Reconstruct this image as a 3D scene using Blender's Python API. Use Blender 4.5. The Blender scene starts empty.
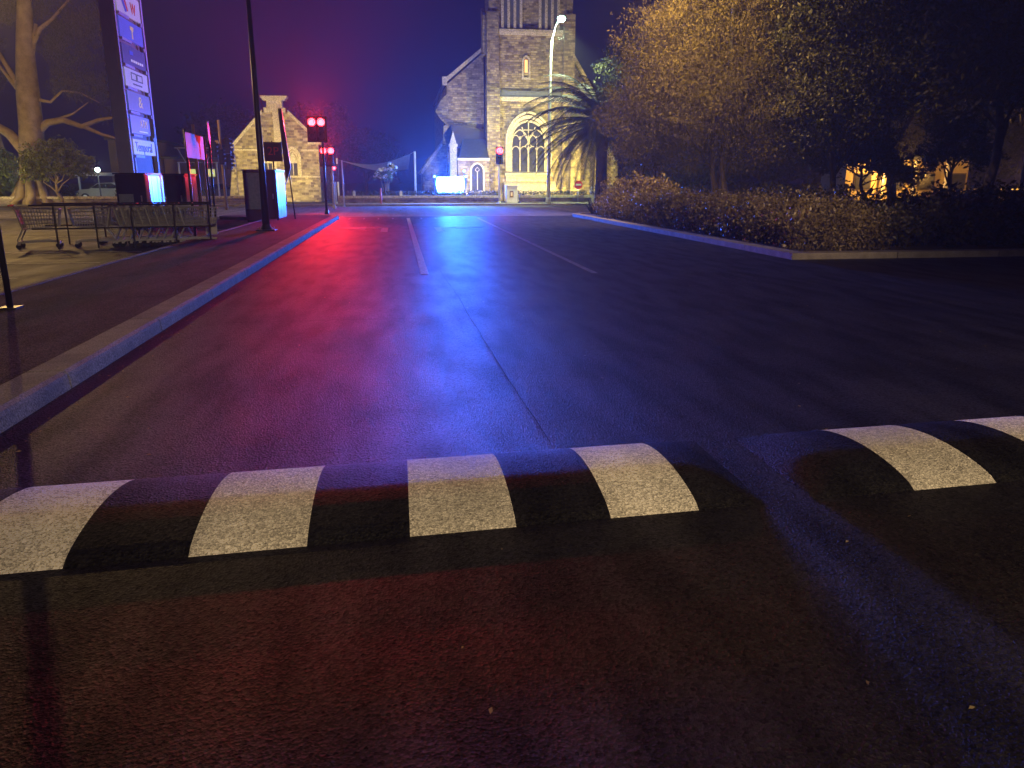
import bpy, math, random
import numpy as np
from mathutils import Vector, Matrix
random.seed(7); rng = np.random.default_rng(7)
R = math.radians
S = bpy.context.scene
col = S.collection
# ------------------------------------------------------------------ camera
cd = bpy.data.cameras.new('camera'); cam = bpy.data.objects.new('camera', cd); col.objects.link(cam)
cd.sensor_width = 36; cd.lens = 769/1024*36; cd.clip_start = .05; cd.clip_end = 2000
cam.location = (0, 0, 1.55); cam.rotation_euler = (R(90-14.718), 0, R(-8.23))
S.camera = cam
# ------------------------------------------------------------------ world: clear night sky
W = bpy.data.worlds.new('World'); S.world = W; W.use_nodes = True
nt = W.node_tree; bg = nt.nodes['Background']; out = nt.nodes['World Output']
sky = nt.nodes.new('ShaderNodeTexSky'); sky.sky_type = 'NISHITA'; sky.sun_disc = False
sky.sun_elevation = R(-7); sky.sun_rotation = R(200)
nt.links.new(sky.outputs[0], bg.inputs['Color']); bg.inputs['Strength'].default_value = .05
bg2 = nt.nodes.new('ShaderNodeBackground'); bg2.inputs['Color'].default_value = (.0045, .0022, .044, 1); bg2.inputs['Strength'].default_value = .42
ad = nt.nodes.new('ShaderNodeAddShader'); nt.links.new(bg.outputs[0], ad.inputs[0]); nt.links.new(bg2.outputs[0], ad.inputs[1])
nt.links.new(ad.outputs[0], out.inputs['Surface'])
moon = bpy.data.lights.new('moon', 'SUN'); moon.energy = .004; moon.angle = R(.5); moon.color = (.7, .8, 1)
mo = bpy.data.objects.new('moon', moon); mo.rotation_euler = (R(40), 0, R(200)); col.objects.link(mo)
S.view_settings.view_transform = 'Standard'; S.view_settings.look = 'None'
S.view_settings.exposure = -.15; S.view_settings.gamma = 1; S.view_settings.use_curve_mapping = False
S.cycles.use_denoising = True; S.cycles.max_bounces = 6; S.cycles.volume_bounces = 0
S.cycles.sample_clamp_indirect = 4; S.cycles.caustics_reflective = False; S.cycles.caustics_refractive = False
S.cycles.transparent_max_bounces = 12
HAZE = .0015
SODIUM = (1, .60, .20)
RED = (1, .022, .03)
BLUE = (.02, .13, 1)
def lamp(kind, loc, watts, colour, radius=.12, target=None, angle=60, blend=.6, name='lamp_light', size=None):
    l = bpy.data.lights.new(name, kind); l.energy = watts; l.color = colour
    if kind == 'AREA':
        l.shape = 'RECTANGLE'; l.size, l.size_y = size
    else: l.shadow_soft_size = radius
    if kind == 'SPOT': l.spot_size = R(angle); l.spot_blend = blend
    o = bpy.data.objects.new(name, l); o.location = loc; col.objects.link(o)
    if target is not None:
        o.rotation_euler = (Vector(target)-Vector(loc)).to_track_quat('-Z', 'Y').to_euler()
    return o

# ------------------------------------------------------------------ materials
def mat(name, c1, c2=None, scale=5, rough=.7, metal=0, bump=0, bscale=60, detail=6, spec=None, emit=None, estr=0, fine=0, rvar=0, dist=.02):
    m = bpy.data.materials.new(name); m.use_nodes = True; n = m.node_tree; b = n.nodes['Principled BSDF']
    b.inputs['Roughness'].default_value = rough; b.inputs['Metallic'].default_value = metal
    b.inputs['Base Color'].default_value = (*c1, 1)
    if spec is not None: b.inputs['Specular IOR Level'].default_value = spec
    tc = n.nodes.new('ShaderNodeTexCoord')
    if c2:
        nz = n.nodes.new('ShaderNodeTexNoise'); nz.inputs['Scale'].default_value = scale; nz.inputs['Detail'].default_value = detail
        nz.inputs['Roughness'].default_value = .65
        n.links.new(tc.outputs['Object'], nz.inputs['Vector'])
        cr = n.nodes.new('ShaderNodeValToRGB'); cr.color_ramp.elements[0].color = (*c1, 1); cr.color_ramp.elements[1].color = (*c2, 1)
        cr.color_ramp.elements[0].position = .32; cr.color_ramp.elements[1].position = .68
        n.links.new(nz.outputs['Fac'], cr.inputs['Fac']); last = cr.outputs['Color']
        if fine:
            n2 = n.nodes.new('ShaderNodeTexNoise'); n2.inputs['Scale'].default_value = fine; n2.inputs['Detail'].default_value = 3
            n.links.new(tc.outputs['Object'], n2.inputs['Vector'])
            mr = n.nodes.new('ShaderNodeMapRange'); mr.inputs['From Min'].default_value = .3; mr.inputs['From Max'].default_value = .7
            mr.inputs['To Min'].default_value = .45; mr.inputs['To Max'].default_value = 1.5
            n.links.new(n2.outputs['Fac'], mr.inputs['Value'])
            mx = n.nodes.new('ShaderNodeVectorMath'); mx.operation = 'MULTIPLY'
            n.links.new(last, mx.inputs[0]); n.links.new(mr.outputs[0], mx.inputs[1]); last = mx.outputs[0]
        n.links.new(last, b.inputs['Base Color'])
        if rvar:
            m2 = n.nodes.new('ShaderNodeMapRange'); m2.inputs['To Min'].default_value = rough-rvar; m2.inputs['To Max'].default_value = rough+rvar
            m2.inputs['From Min'].default_value = .3; m2.inputs['From Max'].default_value = .7
            n.links.new(nz.outputs['Fac'], m2.inputs['Value']); n.links.new(m2.outputs[0], b.inputs['Roughness'])
    if bump:
        nb = n.nodes.new('ShaderNodeTexNoise'); nb.inputs['Scale'].default_value = bscale; nb.inputs['Detail'].default_value = 4
        n.links.new(tc.outputs['Object'], nb.inputs['Vector'])
        bp = n.nodes.new('ShaderNodeBump'); bp.inputs['Strength'].default_value = bump; bp.inputs['Distance'].default_value = dist
        n.links.new(nb.outputs['Fac'], bp.inputs['Height']); n.links.new(bp.outputs[0], b.inputs['Normal'])
    if emit:
        b.inputs['Emission Color'].default_value = (*emit, 1); b.inputs['Emission Strength'].default_value = estr
    return m
def asphalt(name, c1, c2, rough=.5, spec=.5, lo=.45, hi=1.9, crack=.45):
    m = mat(name, c1, c2, scale=.9, rough=rough, spec=spec, bump=.8, bscale=95, fine=130, rvar=.05, dist=.012)
    n = m.node_tree; b = n.nodes['Principled BSDF']
    tc = n.nodes['Texture Coordinate']
    # stretched wear along the driving direction, and dark cracks
    mp = n.nodes.new('ShaderNodeMapping'); mp.inputs['Scale'].default_value = (1.5, .05, 1)
    nz = n.nodes.new('ShaderNodeTexNoise'); nz.inputs['Scale'].default_value = 1; nz.inputs['Detail'].default_value = 5
    n.links.new(tc.outputs['Object'], mp.inputs[0]); n.links.new(mp.outputs[0], nz.inputs['Vector'])
    mr = n.nodes.new('ShaderNodeMapRange'); mr.inputs['From Min'].default_value = .35; mr.inputs['From Max'].default_value = .65
    mr.inputs['To Min'].default_value = .72; mr.inputs['To Max'].default_value = 1.28
    n.links.new(nz.outputs['Fac'], mr.inputs['Value'])
    vo = n.nodes.new('ShaderNodeTexVoronoi'); vo.feature = 'DISTANCE_TO_EDGE'; vo.inputs['Scale'].default_value = .33
    nd = n.nodes.new('ShaderNodeTexNoise'); nd.inputs['Scale'].default_value = 1.2; nd.inputs['Detail'].default_value = 5
    n.links.new(tc.outputs['Object'], nd.inputs['Vector'])
    va = n.nodes.new('ShaderNodeVectorMath'); va.operation = 'MULTIPLY_ADD'; va.inputs[1].default_value = (1.6, 1.6, 0)
    n.links.new(nd.outputs['Color'], va.inputs[0]); n.links.new(tc.outputs['Object'], va.inputs[2]); n.links.new(va.outputs[0], vo.inputs['Vector'])
    m3 = n.nodes.new('ShaderNodeMapRange'); m3.inputs['From Min'].default_value = .0015; m3.inputs['From Max'].default_value = .005
    m3.inputs['To Min'].default_value = crack; m3.inputs['To Max'].default_value = 1
    n.links.new(vo.outputs['Distance'], m3.inputs['Value'])
    mu = n.nodes.new('ShaderNodeMath'); mu.operation = 'MULTIPLY'; n.links.new(mr.outputs[0], mu.inputs[0]); n.links.new(m3.outputs[0], mu.inputs[1])
    src = b.inputs['Base Color'].links[0].from_socket
    mx = n.nodes.new('ShaderNodeVectorMath'); mx.operation = 'MULTIPLY'; n.links.new(src, mx.inputs[0]); n.links.new(mu.outputs[0], mx.inputs[1])
    n.links.new(mx.outputs[0], b.inputs['Base Color'])
    # exposed aggregate: lighter and darker stones, each with its own gloss
    ag = n.nodes.new('ShaderNodeTexVoronoi'); ag.inputs['Scale'].default_value = 75; n.links.new(tc.outputs['Object'], ag.inputs['Vector'])
    sx = n.nodes.new('ShaderNodeSeparateColor'); n.links.new(ag.outputs['Color'], sx.inputs[0])
    ma = n.nodes.new('ShaderNodeMapRange'); ma.inputs['To Min'].default_value = lo; ma.inputs['To Max'].default_value = hi; n.links.new(sx.outputs[0], ma.inputs['Value'])
    mu2 = n.nodes.new('ShaderNodeMath'); mu2.operation = 'MULTIPLY'; n.links.new(mu.outputs[0], mu2.inputs[0]); n.links.new(ma.outputs[0], mu2.inputs[1]); n.links.new(mu2.outputs[0], mx.inputs[1])
    pa = n.nodes.new('ShaderNodeTexNoise'); pa.inputs['Scale'].default_value = 2.6; pa.inputs['Detail'].default_value = 9; pa.inputs['Roughness'].default_value = .30
    mp2 = n.nodes.new('ShaderNodeMapping'); mp2.inputs['Scale'].default_value = (1.6, .35, 1); n.links.new(tc.outputs['Object'], mp2.inputs[0]); n.links.new(mp2.outputs[0], pa.inputs['Vector'])
    sp1 = n.nodes.new('ShaderNodeMapRange'); sp1.inputs['From Min'].default_value = .36; sp1.inputs['From Max'].default_value = .64; sp1.inputs['To Min'].default_value = .5*spec; sp1.inputs['To Max'].default_value = 1.4*spec
    n.links.new(pa.outputs['Fac'], sp1.inputs['Value'])
    ms = n.nodes.new('ShaderNodeMapRange'); ms.inputs['To Min'].default_value = .3; ms.inputs['To Max'].default_value = 1.5; n.links.new(sx.outputs[1], ms.inputs['Value'])
    sm_ = n.nodes.new('ShaderNodeMath'); sm_.operation = 'MULTIPLY'; n.links.new(sp1.outputs[0], sm_.inputs[0]); n.links.new(ms.outputs[0], sm_.inputs[1]); n.links.new(sm_.outputs[0], b.inputs['Specular IOR Level'])
    bp0 = [q for q in n.nodes if q.type == 'BUMP'][0]; bp1 = n.nodes.new('ShaderNodeBump'); bp1.inputs['Strength'].default_value = .7; bp1.inputs['Distance'].default_value = .006
    n.links.new(ag.outputs['Distance'], bp1.inputs['Height']); n.links.new(bp0.outputs[0], bp1.inputs['Normal']); n.links.new(bp1.outputs[0], b.inputs['Normal'])
    # wheel-polished lanes are a little smoother
    rs = b.inputs['Roughness'].links[0].from_socket
    ra = n.nodes.new('ShaderNodeMath'); ra.operation = 'MULTIPLY_ADD'; ra.inputs[1].default_value = .16
    sb = n.nodes.new('ShaderNodeMath'); sb.operation = 'SUBTRACT'; sb.inputs[1].default_value = .08
    n.links.new(nz.outputs['Fac'], ra.inputs[0]); n.links.new(rs, ra.inputs[2]); n.links.new(ra.outputs[0], sb.inputs[0]); n.links.new(sb.outputs[0], b.inputs['Roughness'])
    return m
def stone(name, c1, c2, mortar, bw=.45, bh=.2):
    m = bpy.data.materials.new(name); m.use_nodes = True; n = m.node_tree; b = n.nodes['Principled BSDF']; b.inputs['Roughness'].default_value = .9
    tc = n.nodes.new('ShaderNodeTexCoord'); sp = n.nodes.new('ShaderNodeSeparateXYZ'); n.links.new(tc.outputs['Object'], sp.inputs[0])
    add = n.nodes.new('ShaderNodeMath'); n.links.new(sp.outputs[0], add.inputs[0]); n.links.new(sp.outputs[1], add.inputs[1])
    cb = n.nodes.new('ShaderNodeCombineXYZ'); n.links.new(add.outputs[0], cb.inputs[0]); n.links.new(sp.outputs[2], cb.inputs[1])
    nz0 = n.nodes.new('ShaderNodeTexNoise'); nz0.inputs['Scale'].default_value = 1.3; n.links.new(cb.outputs[0], nz0.inputs['Vector'])
    va = n.nodes.new('ShaderNodeVectorMath'); va.operation = 'MULTIPLY_ADD'; va.inputs[1].default_value = (.28, .14, 0)
    n.links.new(nz0.outputs['Color'], va.inputs[0]); n.links.new(cb.outputs[0], va.inputs[2])
    br = n.nodes.new('ShaderNodeTexBrick'); br.inputs['Scale'].default_value = 1; br.inputs['Brick Width'].default_value = bw; br.inputs['Row Height'].default_value = bh
    br.inputs['Mortar Size'].default_value = .018; br.inputs['Mortar Smooth'].default_value = .3; br.squash = .7; br.squash_frequency = 3
    br.inputs['Color1'].default_value = (*c1, 1); br.inputs['Color2'].default_value = (*c2, 1); br.inputs['Mortar'].default_value = (*mortar, 1)
    n.links.new(va.outputs[0], br.inputs['Vector'])
    nz = n.nodes.new('ShaderNodeTexNoise'); nz.inputs['Scale'].default_value = 1.7; nz.inputs['Detail'].default_value = 8; nz.inputs['Roughness'].default_value = .7
    n.links.new(tc.outputs['Object'], nz.inputs['Vector'])
    mr = n.nodes.new('ShaderNodeMapRange'); mr.inputs['From Min'].default_value = .3; mr.inputs['From Max'].default_value = .7; mr.inputs['To Min'].default_value = .4; mr.inputs['To Max'].default_value = 1.35
    n.links.new(nz.outputs['Fac'], mr.inputs['Value'])
    mx = n.nodes.new('ShaderNodeVectorMath'); mx.operation = 'MULTIPLY'; n.links.new(br.outputs['Color'], mx.inputs[0]); n.links.new(mr.outputs[0], mx.inputs[1])
    n.links.new(mx.outputs[0], b.inputs['Base Color'])
    bp = n.nodes.new('ShaderNodeBump'); bp.inputs['Strength'].default_value = .8; bp.inputs['Distance'].default_value = .05
    sm = n.nodes.new('ShaderNodeMath'); sm.operation = 'SUBTRACT'; n.links.new(nz.outputs['Fac'], sm.inputs[0]); n.links.new(br.outputs['Fac'], sm.inputs[1])
    n.links.new(sm.outputs[0], bp.inputs['Height']); n.links.new(bp.outputs[0], b.inputs['Normal'])
    return m
def leafmat(name, c1, c2, scale=.8, rough=.55):
    m = mat(name, c1, c2, scale=scale, rough=rough, detail=3)
    return m
M = {}
M['asphalt'] = asphalt('asphalt', (.0085, .0072, .0068), (.016, .014, .0135), .56, spec=.36)
M['street_asphalt'] = asphalt('street_asphalt', (.13, .125, .11), (.19, .18, .16), .75, .3)
M['path'] = asphalt('path_asphalt', (.055, .040, .035), (.085, .064, .055), .82, .2)
M['kerb'] = mat('kerb_concrete', (.17, .155, .14), (.30, .28, .25), scale=3, rough=.75, bump=.5, bscale=60, fine=70)
M['pave'] = mat('concrete_paving', (.28, .26, .22), (.38, .35, .30), scale=1.5, rough=.85, bump=.3, bscale=40, fine=30)
M['paint'] = mat('road_paint', (.36, .35, .33), (.74, .73, .70), scale=9, rough=.6, bump=.3, bscale=90, fine=110)
M['oldpaint'] = mat('worn_road_paint', (.10, .10, .10), (.45, .44, .42), scale=5, rough=.6, bump=.3, bscale=90, fine=90)
M['tar'] = mat('tar_seam', (.010, .010, .010), (.016, .015, .015), scale=6, spec=.15, rough=.8, bump=.2, bscale=40)
M['humpwhite'] = asphalt('hump_white', (.66, .63, .55), (1.0, .97, .88), .7, spec=.3, lo=.62, hi=1.2, crack=1)
M['humpblack'] = asphalt('hump_black', (.005, .005, .0055), (.012, .011, .011), .66, spec=.28, crack=1)
M['soil'] = mat('soil', (.03, .022, .015), (.06, .045, .03), scale=3, rough=.95, bump=.8, bscale=20)
M['grassground'] = mat('grass_ground', (.035, .045, .015), (.09, .085, .035), scale=.9, rough=.95, bump=1, bscale=14, fine=12, dist=.05)
M['stone'] = stone('church_stone', (.48, .39, .18), (.14, .105, .065), (.24, .19, .11), .40, .17)
M['hallstone'] = stone('hall_stone', (.50, .42, .24), (.13, .10, .065), (.34, .28, .17), .42, .2)
M['wallstone'] = stone('wall_stone', (.36, .31, .25), (.16, .12, .10), (.34, .30, .25), .5, .16)
M['dressed'] = mat('dressed_stone', (.42, .36, .25), (.56, .49, .36), scale=2.2, rough=.85, bump=.3, bscale=15, fine=14)
M['slate'] = mat('slate', (.07, .075, .085), (.12, .125, .14), scale=6, rough=.5, bump=.4, bscale=8)
M['glass'] = mat('leaded_glass', (.02, .022, .03), (.05, .05, .06), scale=6, rough=.18, bump=.4, bscale=6)
M['litglass'] = mat('lit_glass', (.8, .5, .2), emit=(1, .50, .13), estr=1.4)
M['dark'] = mat('dark_paint', (.018, .018, .022), (.035, .033, .038), scale=6, rough=.38)
M['black'] = mat('black_plastic', (.01, .01, .011), (.02, .02, .02), scale=8, rough=.5)
M['polegrey'] = mat('galvanised', (.42, .43, .43), (.58, .59, .58), scale=12, rough=.42, metal=.75)
M['palepole'] = mat('pale_pole', (.50, .50, .49), (.62, .62, .60), scale=8, rough=.45)
M['ochre'] = mat('ochre_pole', (.42, .27, .09), (.52, .34, .12), scale=4, rough=.6)
M['yellow'] = mat('yellow_paint', (.70, .45, .04), (.8, .55, .08), scale=5, rough=.5)
M['pink'] = mat('bollard_paint', (.62, .14, .14), (.74, .20, .20), scale=5, rough=.5)
M['white'] = mat('white_paint', (.68, .68, .66), (.80, .80, .78), scale=4, rough=.45)
M['whitesign'] = mat('sign_white', (.66, .66, .66), (.78, .78, .78), scale=3, rough=.35)
M['glossign'] = mat('glossy_sign', (.10, .10, .10), (.14, .14, .14), scale=3, rough=.62, spec=.2)
M['redpaint'] = mat('red_paint', (.55, .03, .03), (.65, .05, .04), scale=5, rough=.4)
M['chrome'] = mat('trolley_wire', (.5, .52, .55), (.7, .72, .75), scale=30, rough=.3, metal=.9)
M['basket'] = mat('basket_wire', (.34, .34, .38), (.48, .48, .52), scale=30, rough=.4, metal=.2)
M['blueplastic'] = mat('blue_plastic', (.10, .18, .50), (.14, .24, .60), scale=4, rough=.35)
M['tyre'] = mat('rubber', (.012, .012, .012), (.02, .02, .02), scale=20, rough=.8)
M['cabdark'] = mat('cabinet_blue_cast', (.015, .022, .10), (.024, .034, .14), scale=3, rough=.4)  # blue glare on the cabinets is put into their base colour
M['cabpurple'] = mat('cabinet_purple_tint', (.06, .015, .035), (.09, .024, .05), scale=3, rough=.4)  # purple light on the large cabinet is put into its base colour
M['cabside'] = mat('cabinet_side', (.20, .26, .33), (.34, .42, .50), scale=7, rough=.28, metal=.6, bump=.12, bscale=5)
M['cabpanel'] = mat('cabinet_panel', (.25, .33, .42), (.38, .46, .55), scale=9, rough=.3)
M['pylonside'] = mat('pylon_fin', (.46, .48, .66), (.52, .54, .72), scale=2, rough=.5)
M['pylonframe'] = mat('pylon_frame', (.20, .10, .045), (.28, .15, .07), scale=4, rough=.6)
M['pylonpale'] = mat('pylon_trim', (.55, .53, .55), (.66, .64, .66), scale=4, rough=.5)
def signpanel(name, c, e=.10):
    return mat(name, c, tuple(x*1.12 for x in c), scale=2.5, rough=.4, emit=c, estr=e*1.6)
M['pan_white'] = signpanel('panel_white', (.62, .60, .60), .16)
M['pan_blue'] = signpanel('panel_blue', (.10, .11, .50), .30)
M['pan_plum'] = signpanel('panel_plum', (.07, .05, .16), .25)
M['pan_slate'] = signpanel('panel_slate', (.12, .14, .26), .25)
M['pan_steel'] = signpanel('panel_steel', (.11, .14, .34), .25)
M['txt_red'] = signpanel('lettering_red', (.6, .03, .03), .2)
M['txt_blue'] = signpanel('lettering_blue', (.05, .08, .5), .2)
M['txt_dark'] = signpanel('lettering_dark', (.03, .03, .05), .1)
M['txt_gold'] = signpanel('lettering_gold', (.75, .55, .20), .25)
M['txt_pale'] = signpanel('lettering_pale', (.70, .68, .70), .25)
M['bark'] = mat('pale_bark', (.17, .125, .065), (.34, .26, .15), scale=1.8, rough=.9, bump=.8, bscale=7)
M['darkbark'] = mat('dark_bark', (.05, .038, .028), (.10, .08, .06), scale=4, rough=.95, bump=1, bscale=12)
M['leaf_gum'] = leafmat('gum_leaves', (.030, .032, .012), (.085, .075, .035), .7)
M['leaf_round'] = leafmat('yellow_green_leaves', (.06, .085, .012), (.20, .21, .035), 1.2)
M['leaf_bright'] = leafmat('bright_leaves', (.05, .09, .03), (.14, .20, .08), 1.4)
M['leaf_dark'] = leafmat('dark_leaves', (.020, .028, .010), (.060, .060, .026), .6)
M['leaf_brown'] = leafmat('feathery_leaves', (.055, .048, .018), (.15, .125, .045), .5, .85)
M['leaf_hedge'] = leafmat('hedge_leaves', (.06, .045, .020), (.19, .15, .075), 2.2, .45)
M['leaf_low'] = leafmat('low_leaves', (.022, .022, .012), (.060, .055, .028), 1.6, .5)
M['leaf_palm'] = leafmat('palm_leaflets', (.014, .02, .02), (.034, .042, .036), 1.0, .75)
M['petal'] = mat('white_petals', (.5, .5, .5), (.75, .75, .75), scale=5, rough=.6)
M['carbody'] = mat('silver_paint', (.34, .33, .31), (.40, .39, .37), scale=2, rough=.3, metal=.5)
M['carglass'] = mat('car_glass', (.01, .01, .012), (.015, .015, .018), scale=2, rough=.08)
M['sail'] = mat('shade_cloth', (.36, .32, .36), (.46, .42, .46), scale=3, rough=.85)
M['brownwall'] = mat('brown_render', (.20, .13, .09), (.27, .18, .12), scale=1, rough=.9, bump=.2, bscale=10)
M['farwall'] = mat('cream_render', (.40, .30, .16), (.52, .40, .22), scale=.8, rough=.9, bump=.2, bscale=8)
M['shadehedge'] = leafmat('shade_hedge_leaves', (.03, .04, .022), (.07, .08, .04), 2)
M['red_lens'] = mat('red_lens', (.3, .01, .01), emit=RED, estr=38)
M['dead_lens'] = mat('unlit_lens', (.06, .07, .07), (.10, .12, .12), scale=8, rough=.12)
M['led'] = mat('light_panel', (.1, .2, .4), emit=(.05, .24, 1), estr=70)
M['ledsmall'] = mat('marker_lamp', (.2, .4, .8), emit=(.15, .45, 1), estr=9)
M['lampglow'] = mat('lamp_lens', (.6, .6, .6), emit=(.45, 1, .72), estr=45)
M['warmglow'] = mat('sodium_lens', (.6, .6, .6), emit=(1, .6, .22), estr=25)
M['globeglow'] = mat('globe_lens', (.7, .7, .7), emit=(.75, 1, .95), estr=18)
M['windowglow'] = mat('lit_window', (.6, .6, .3), emit=(.85, .9, .25), estr=.9)
M['tail'] = mat('tail_lens', (.4, .02, .02), emit=(1, .04, .04), estr=1.6)

# ------------------------------------------------------------------ mesh helpers
OFF = {}
def tag(o, label=None, cat=None, group=None, kind=None):
    if label: o['label'] = label
    if cat: o['category'] = cat
    if group: o['group'] = group
    if kind: o['kind'] = kind
    return o
def thing(name, loc, label, cat, group=None, rz=0, local=False):
    e = bpy.data.objects.new(name, None); col.objects.link(e); e.location = loc; e.rotation_euler[2] = rz; e.empty_display_size = .3
    tag(e, label, cat, group); OFF[e] = Vector((0, 0, 0)) if local else Vector(loc); return e
class MB:
    def __init__(s): s.v = []; s.f = []; s.m = []
    def add(s, vs, fs, mi=0):
        k = len(s.v); s.v += [tuple(v) for v in vs]; s.f += [tuple(i+k for i in f) for f in fs]; s.m += [mi]*len(fs); return s
    def box(s, c, d, rot=None, mi=0):
        vs = [Vector((x*d[0]/2, y*d[1]/2, z*d[2]/2)) for x in (-1, 1) for y in (-1, 1) for z in (-1, 1)]
        if rot is not None: vs = [rot @ v for v in vs]
        vs = [v+Vector(c) for v in vs]
        return s.add(vs, [(0, 1, 3, 2), (4, 6, 7, 5), (0, 4, 5, 1), (2, 3, 7, 6), (0, 2, 6, 4), (1, 5, 7, 3)], mi)
    def bx(s, x0, x1, y0, y1, z0, z1, mi=0): return s.box(((x0+x1)/2, (y0+y1)/2, (z0+z1)/2), (x1-x0, y1-y0, z1-z0), None, mi)
    def tube(s, pts, r, n=8, caps=True, mi=0):
        pts = [Vector(p) for p in pts]; rs = r if isinstance(r, (list, tuple)) else [r]*len(pts); k = len(s.v); rings = []
        for i, p in enumerate(pts):
            t = (pts[min(i+1, len(pts)-1)]-pts[max(i-1, 0)]).normalized()
            a = Vector((0, 0, 1)) if abs(t.z) < .9 else Vector((1, 0, 0))
            u = t.cross(a).normalized(); w = t.cross(u)
            for j in range(n):
                th = 2*math.pi*j/n; s.v.append(tuple(p+(u*math.cos(th)+w*math.sin(th))*rs[i]))
        for i in range(len(pts)-1):
            for j in range(n):
                s.f.append((k+i*n+j, k+i*n+(j+1) % n, k+(i+1)*n+(j+1) % n, k+(i+1)*n+j)); s.m.append(mi)
        if caps:
            s.f.append(tuple(k+j for j in range(n))[::-1]); s.f.append(tuple(k+(len(pts)-1)*n+j for j in range(n))); s.m += [mi, mi]
        return s
    def prism(s, poly, a, b, axis='y', mi=0):
        def P(u, v, w): return {'y': (u, w, v), 'x': (w, u, v), 'z': (u, v, w)}[axis]
        n = len(poly); vs = [P(u, v, a) for u, v in poly]+[P(u, v, b) for u, v in poly]
        fs = [tuple(range(n)), tuple(range(2*n-1, n-1, -1))]+[(i, i+n, (i+1) % n+n, (i+1) % n) for i in range(n)]
        return s.add(vs, fs, mi)
    def ribbon(s, path, w, y0, y1, mi=0):
        """flat bar of width w following an XZ path, between y0 and y1"""
        n = len(path); L = []; Rr = []
        for i in range(n):
            p = Vector(path[i]); t = Vector(path[min(i+1, n-1)])-Vector(path[max(i-1, 0)]); t.normalize(); nn = Vector((-t.y, t.x))
            L.append(p+nn*w/2); Rr.append(p-nn*w/2)
        for i in range(n-1):
            q = [L[i], L[i+1], Rr[i+1], Rr[i]]
            s.prism([(a.x, a.y) for a in q], y0, y1, 'y', mi)
        return s
    def disc(s, c, r, nrm, th, n=20, mi=0):
        nrm = Vector(nrm).normalized(); c = Vector(c); return s.tube([c-nrm*th/2, c+nrm*th/2], r, n, True, mi)
    def build(s, name, m, parent=None, smooth=False, bevel=0):
        off = Vector((0, 0, 0)); p = parent
        while p is not None:
            if p in OFF: off = OFF[p]; break
            p = p.parent
        me = bpy.data.meshes.new(name); me.from_pydata([tuple(Vector(v)-off) for v in s.v], [], s.f)
        for mm in (m if isinstance(m, (list, tuple)) else [m]): me.materials.append(mm)
        me.polygons.foreach_set('material_index', s.m)
        import bmesh
        b = bmesh.new(); b.from_mesh(me); bmesh.ops.recalc_face_normals(b, faces=b.faces)
        if bevel: bmesh.ops.bevel(b, geom=[e for e in b.edges if e.calc_face_angle(0) > .6], offset=bevel, segments=2, affect='EDGES')
        b.to_mesh(me); b.free()
        if smooth: me.polygons.foreach_set('use_smooth', [True]*len(me.polygons))
        o = bpy.data.objects.new(name, me); col.objects.link(o)
        if parent is not None: o.parent = parent
        return o
def struct(name, mb, m, **k): return tag(mb.build(name, m, **k), kind='structure')
def copy_tree(o, parent=None):
    c = o.copy(); col.objects.link(c); c.parent = parent
    for ch in list(o.children): copy_tree(ch, c)
    return c
def leaves(name, centers, size, m, parent, droop=0, aspect=.45, jit=.35):
    """many small rhombus leaves, one mesh"""
    c = np.asarray(centers, dtype=float); n = len(c)
    off = Vector((0, 0, 0)); p = parent
    while p is not None:
        if p in OFF: off = OFF[p]; break
        p = p.parent
    c = c-np.array(off)
    d = rng.normal(size=(n, 3)); d[:, 2] -= droop; d /= np.linalg.norm(d, axis=1)[:, None]
    q = rng.normal(size=(n, 3)); w = np.cross(d, q); w /= np.linalg.norm(w, axis=1)[:, None]
    L = (size*(1+jit*rng.normal(size=n)).clip(.4, 1.8))[:, None]
    nn = np.cross(d, w)
    v = np.stack([c-d*L, c+w*L*aspect+nn*L*.12, c+d*L, c-w*L*aspect+nn*L*.12], 1).reshape(-1, 3)
    me = bpy.data.meshes.new(name); me.vertices.add(4*n); me.vertices.foreach_set('co', v.ravel())
    me.loops.add(4*n); me.loops.foreach_set('vertex_index', np.arange(4*n, dtype=np.int32))
    me.polygons.add(n); me.polygons.foreach_set('loop_start', np.arange(0, 4*n, 4, dtype=np.int32))
    me.update(calc_edges=True); me.materials.append(m)
    o = bpy.data.objects.new(name, me); col.objects.link(o)
    if parent is not None: o.parent = parent
    return o
def clumps(blobs, n, cl=.5, per=60, shell=.55):
    """leaf centres gathered in clumps through a set of ellipsoids (x,y,z,rx,ry,rz)"""
    out = []; vol = [b[3]*b[4]*b[5] for b in blobs]; tot = sum(vol)
    for b, vv in zip(blobs, vol):
        k = max(3, int(n*vv/tot/per)); d = rng.normal(size=(k, 3)); d /= np.linalg.norm(d, axis=1)[:, None]
        r = rng.uniform(shell, 1.05, k)[:, None]; cc = np.array(b[:3])+d*r*np.array(b[3:])
        s = cl*rng.uniform(.5, 1.3, k)
        pts = cc[:, None, :]+rng.normal(size=(k, per, 3))*s[:, None, None]*np.array([1, 1, .7])*.55
        out.append(pts.reshape(-1, 3))
    return np.concatenate(out)
def limb(p0, p1, r0, r1, k=5, wob=.25, sag=0):
    p0 = Vector(p0); p1 = Vector(p1); pts = []; rs = []
    for i in range(k+1):
        t = i/k; w = wob*math.sin(t*math.pi)
        pts.append(p0.lerp(p1, t)+Vector((random.uniform(-w, w), random.uniform(-w, w), random.uniform(-w, w)*.5+sag*math.sin(t*math.pi)))); rs.append(r0+(r1-r0)*t)
    return pts, rs
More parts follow.
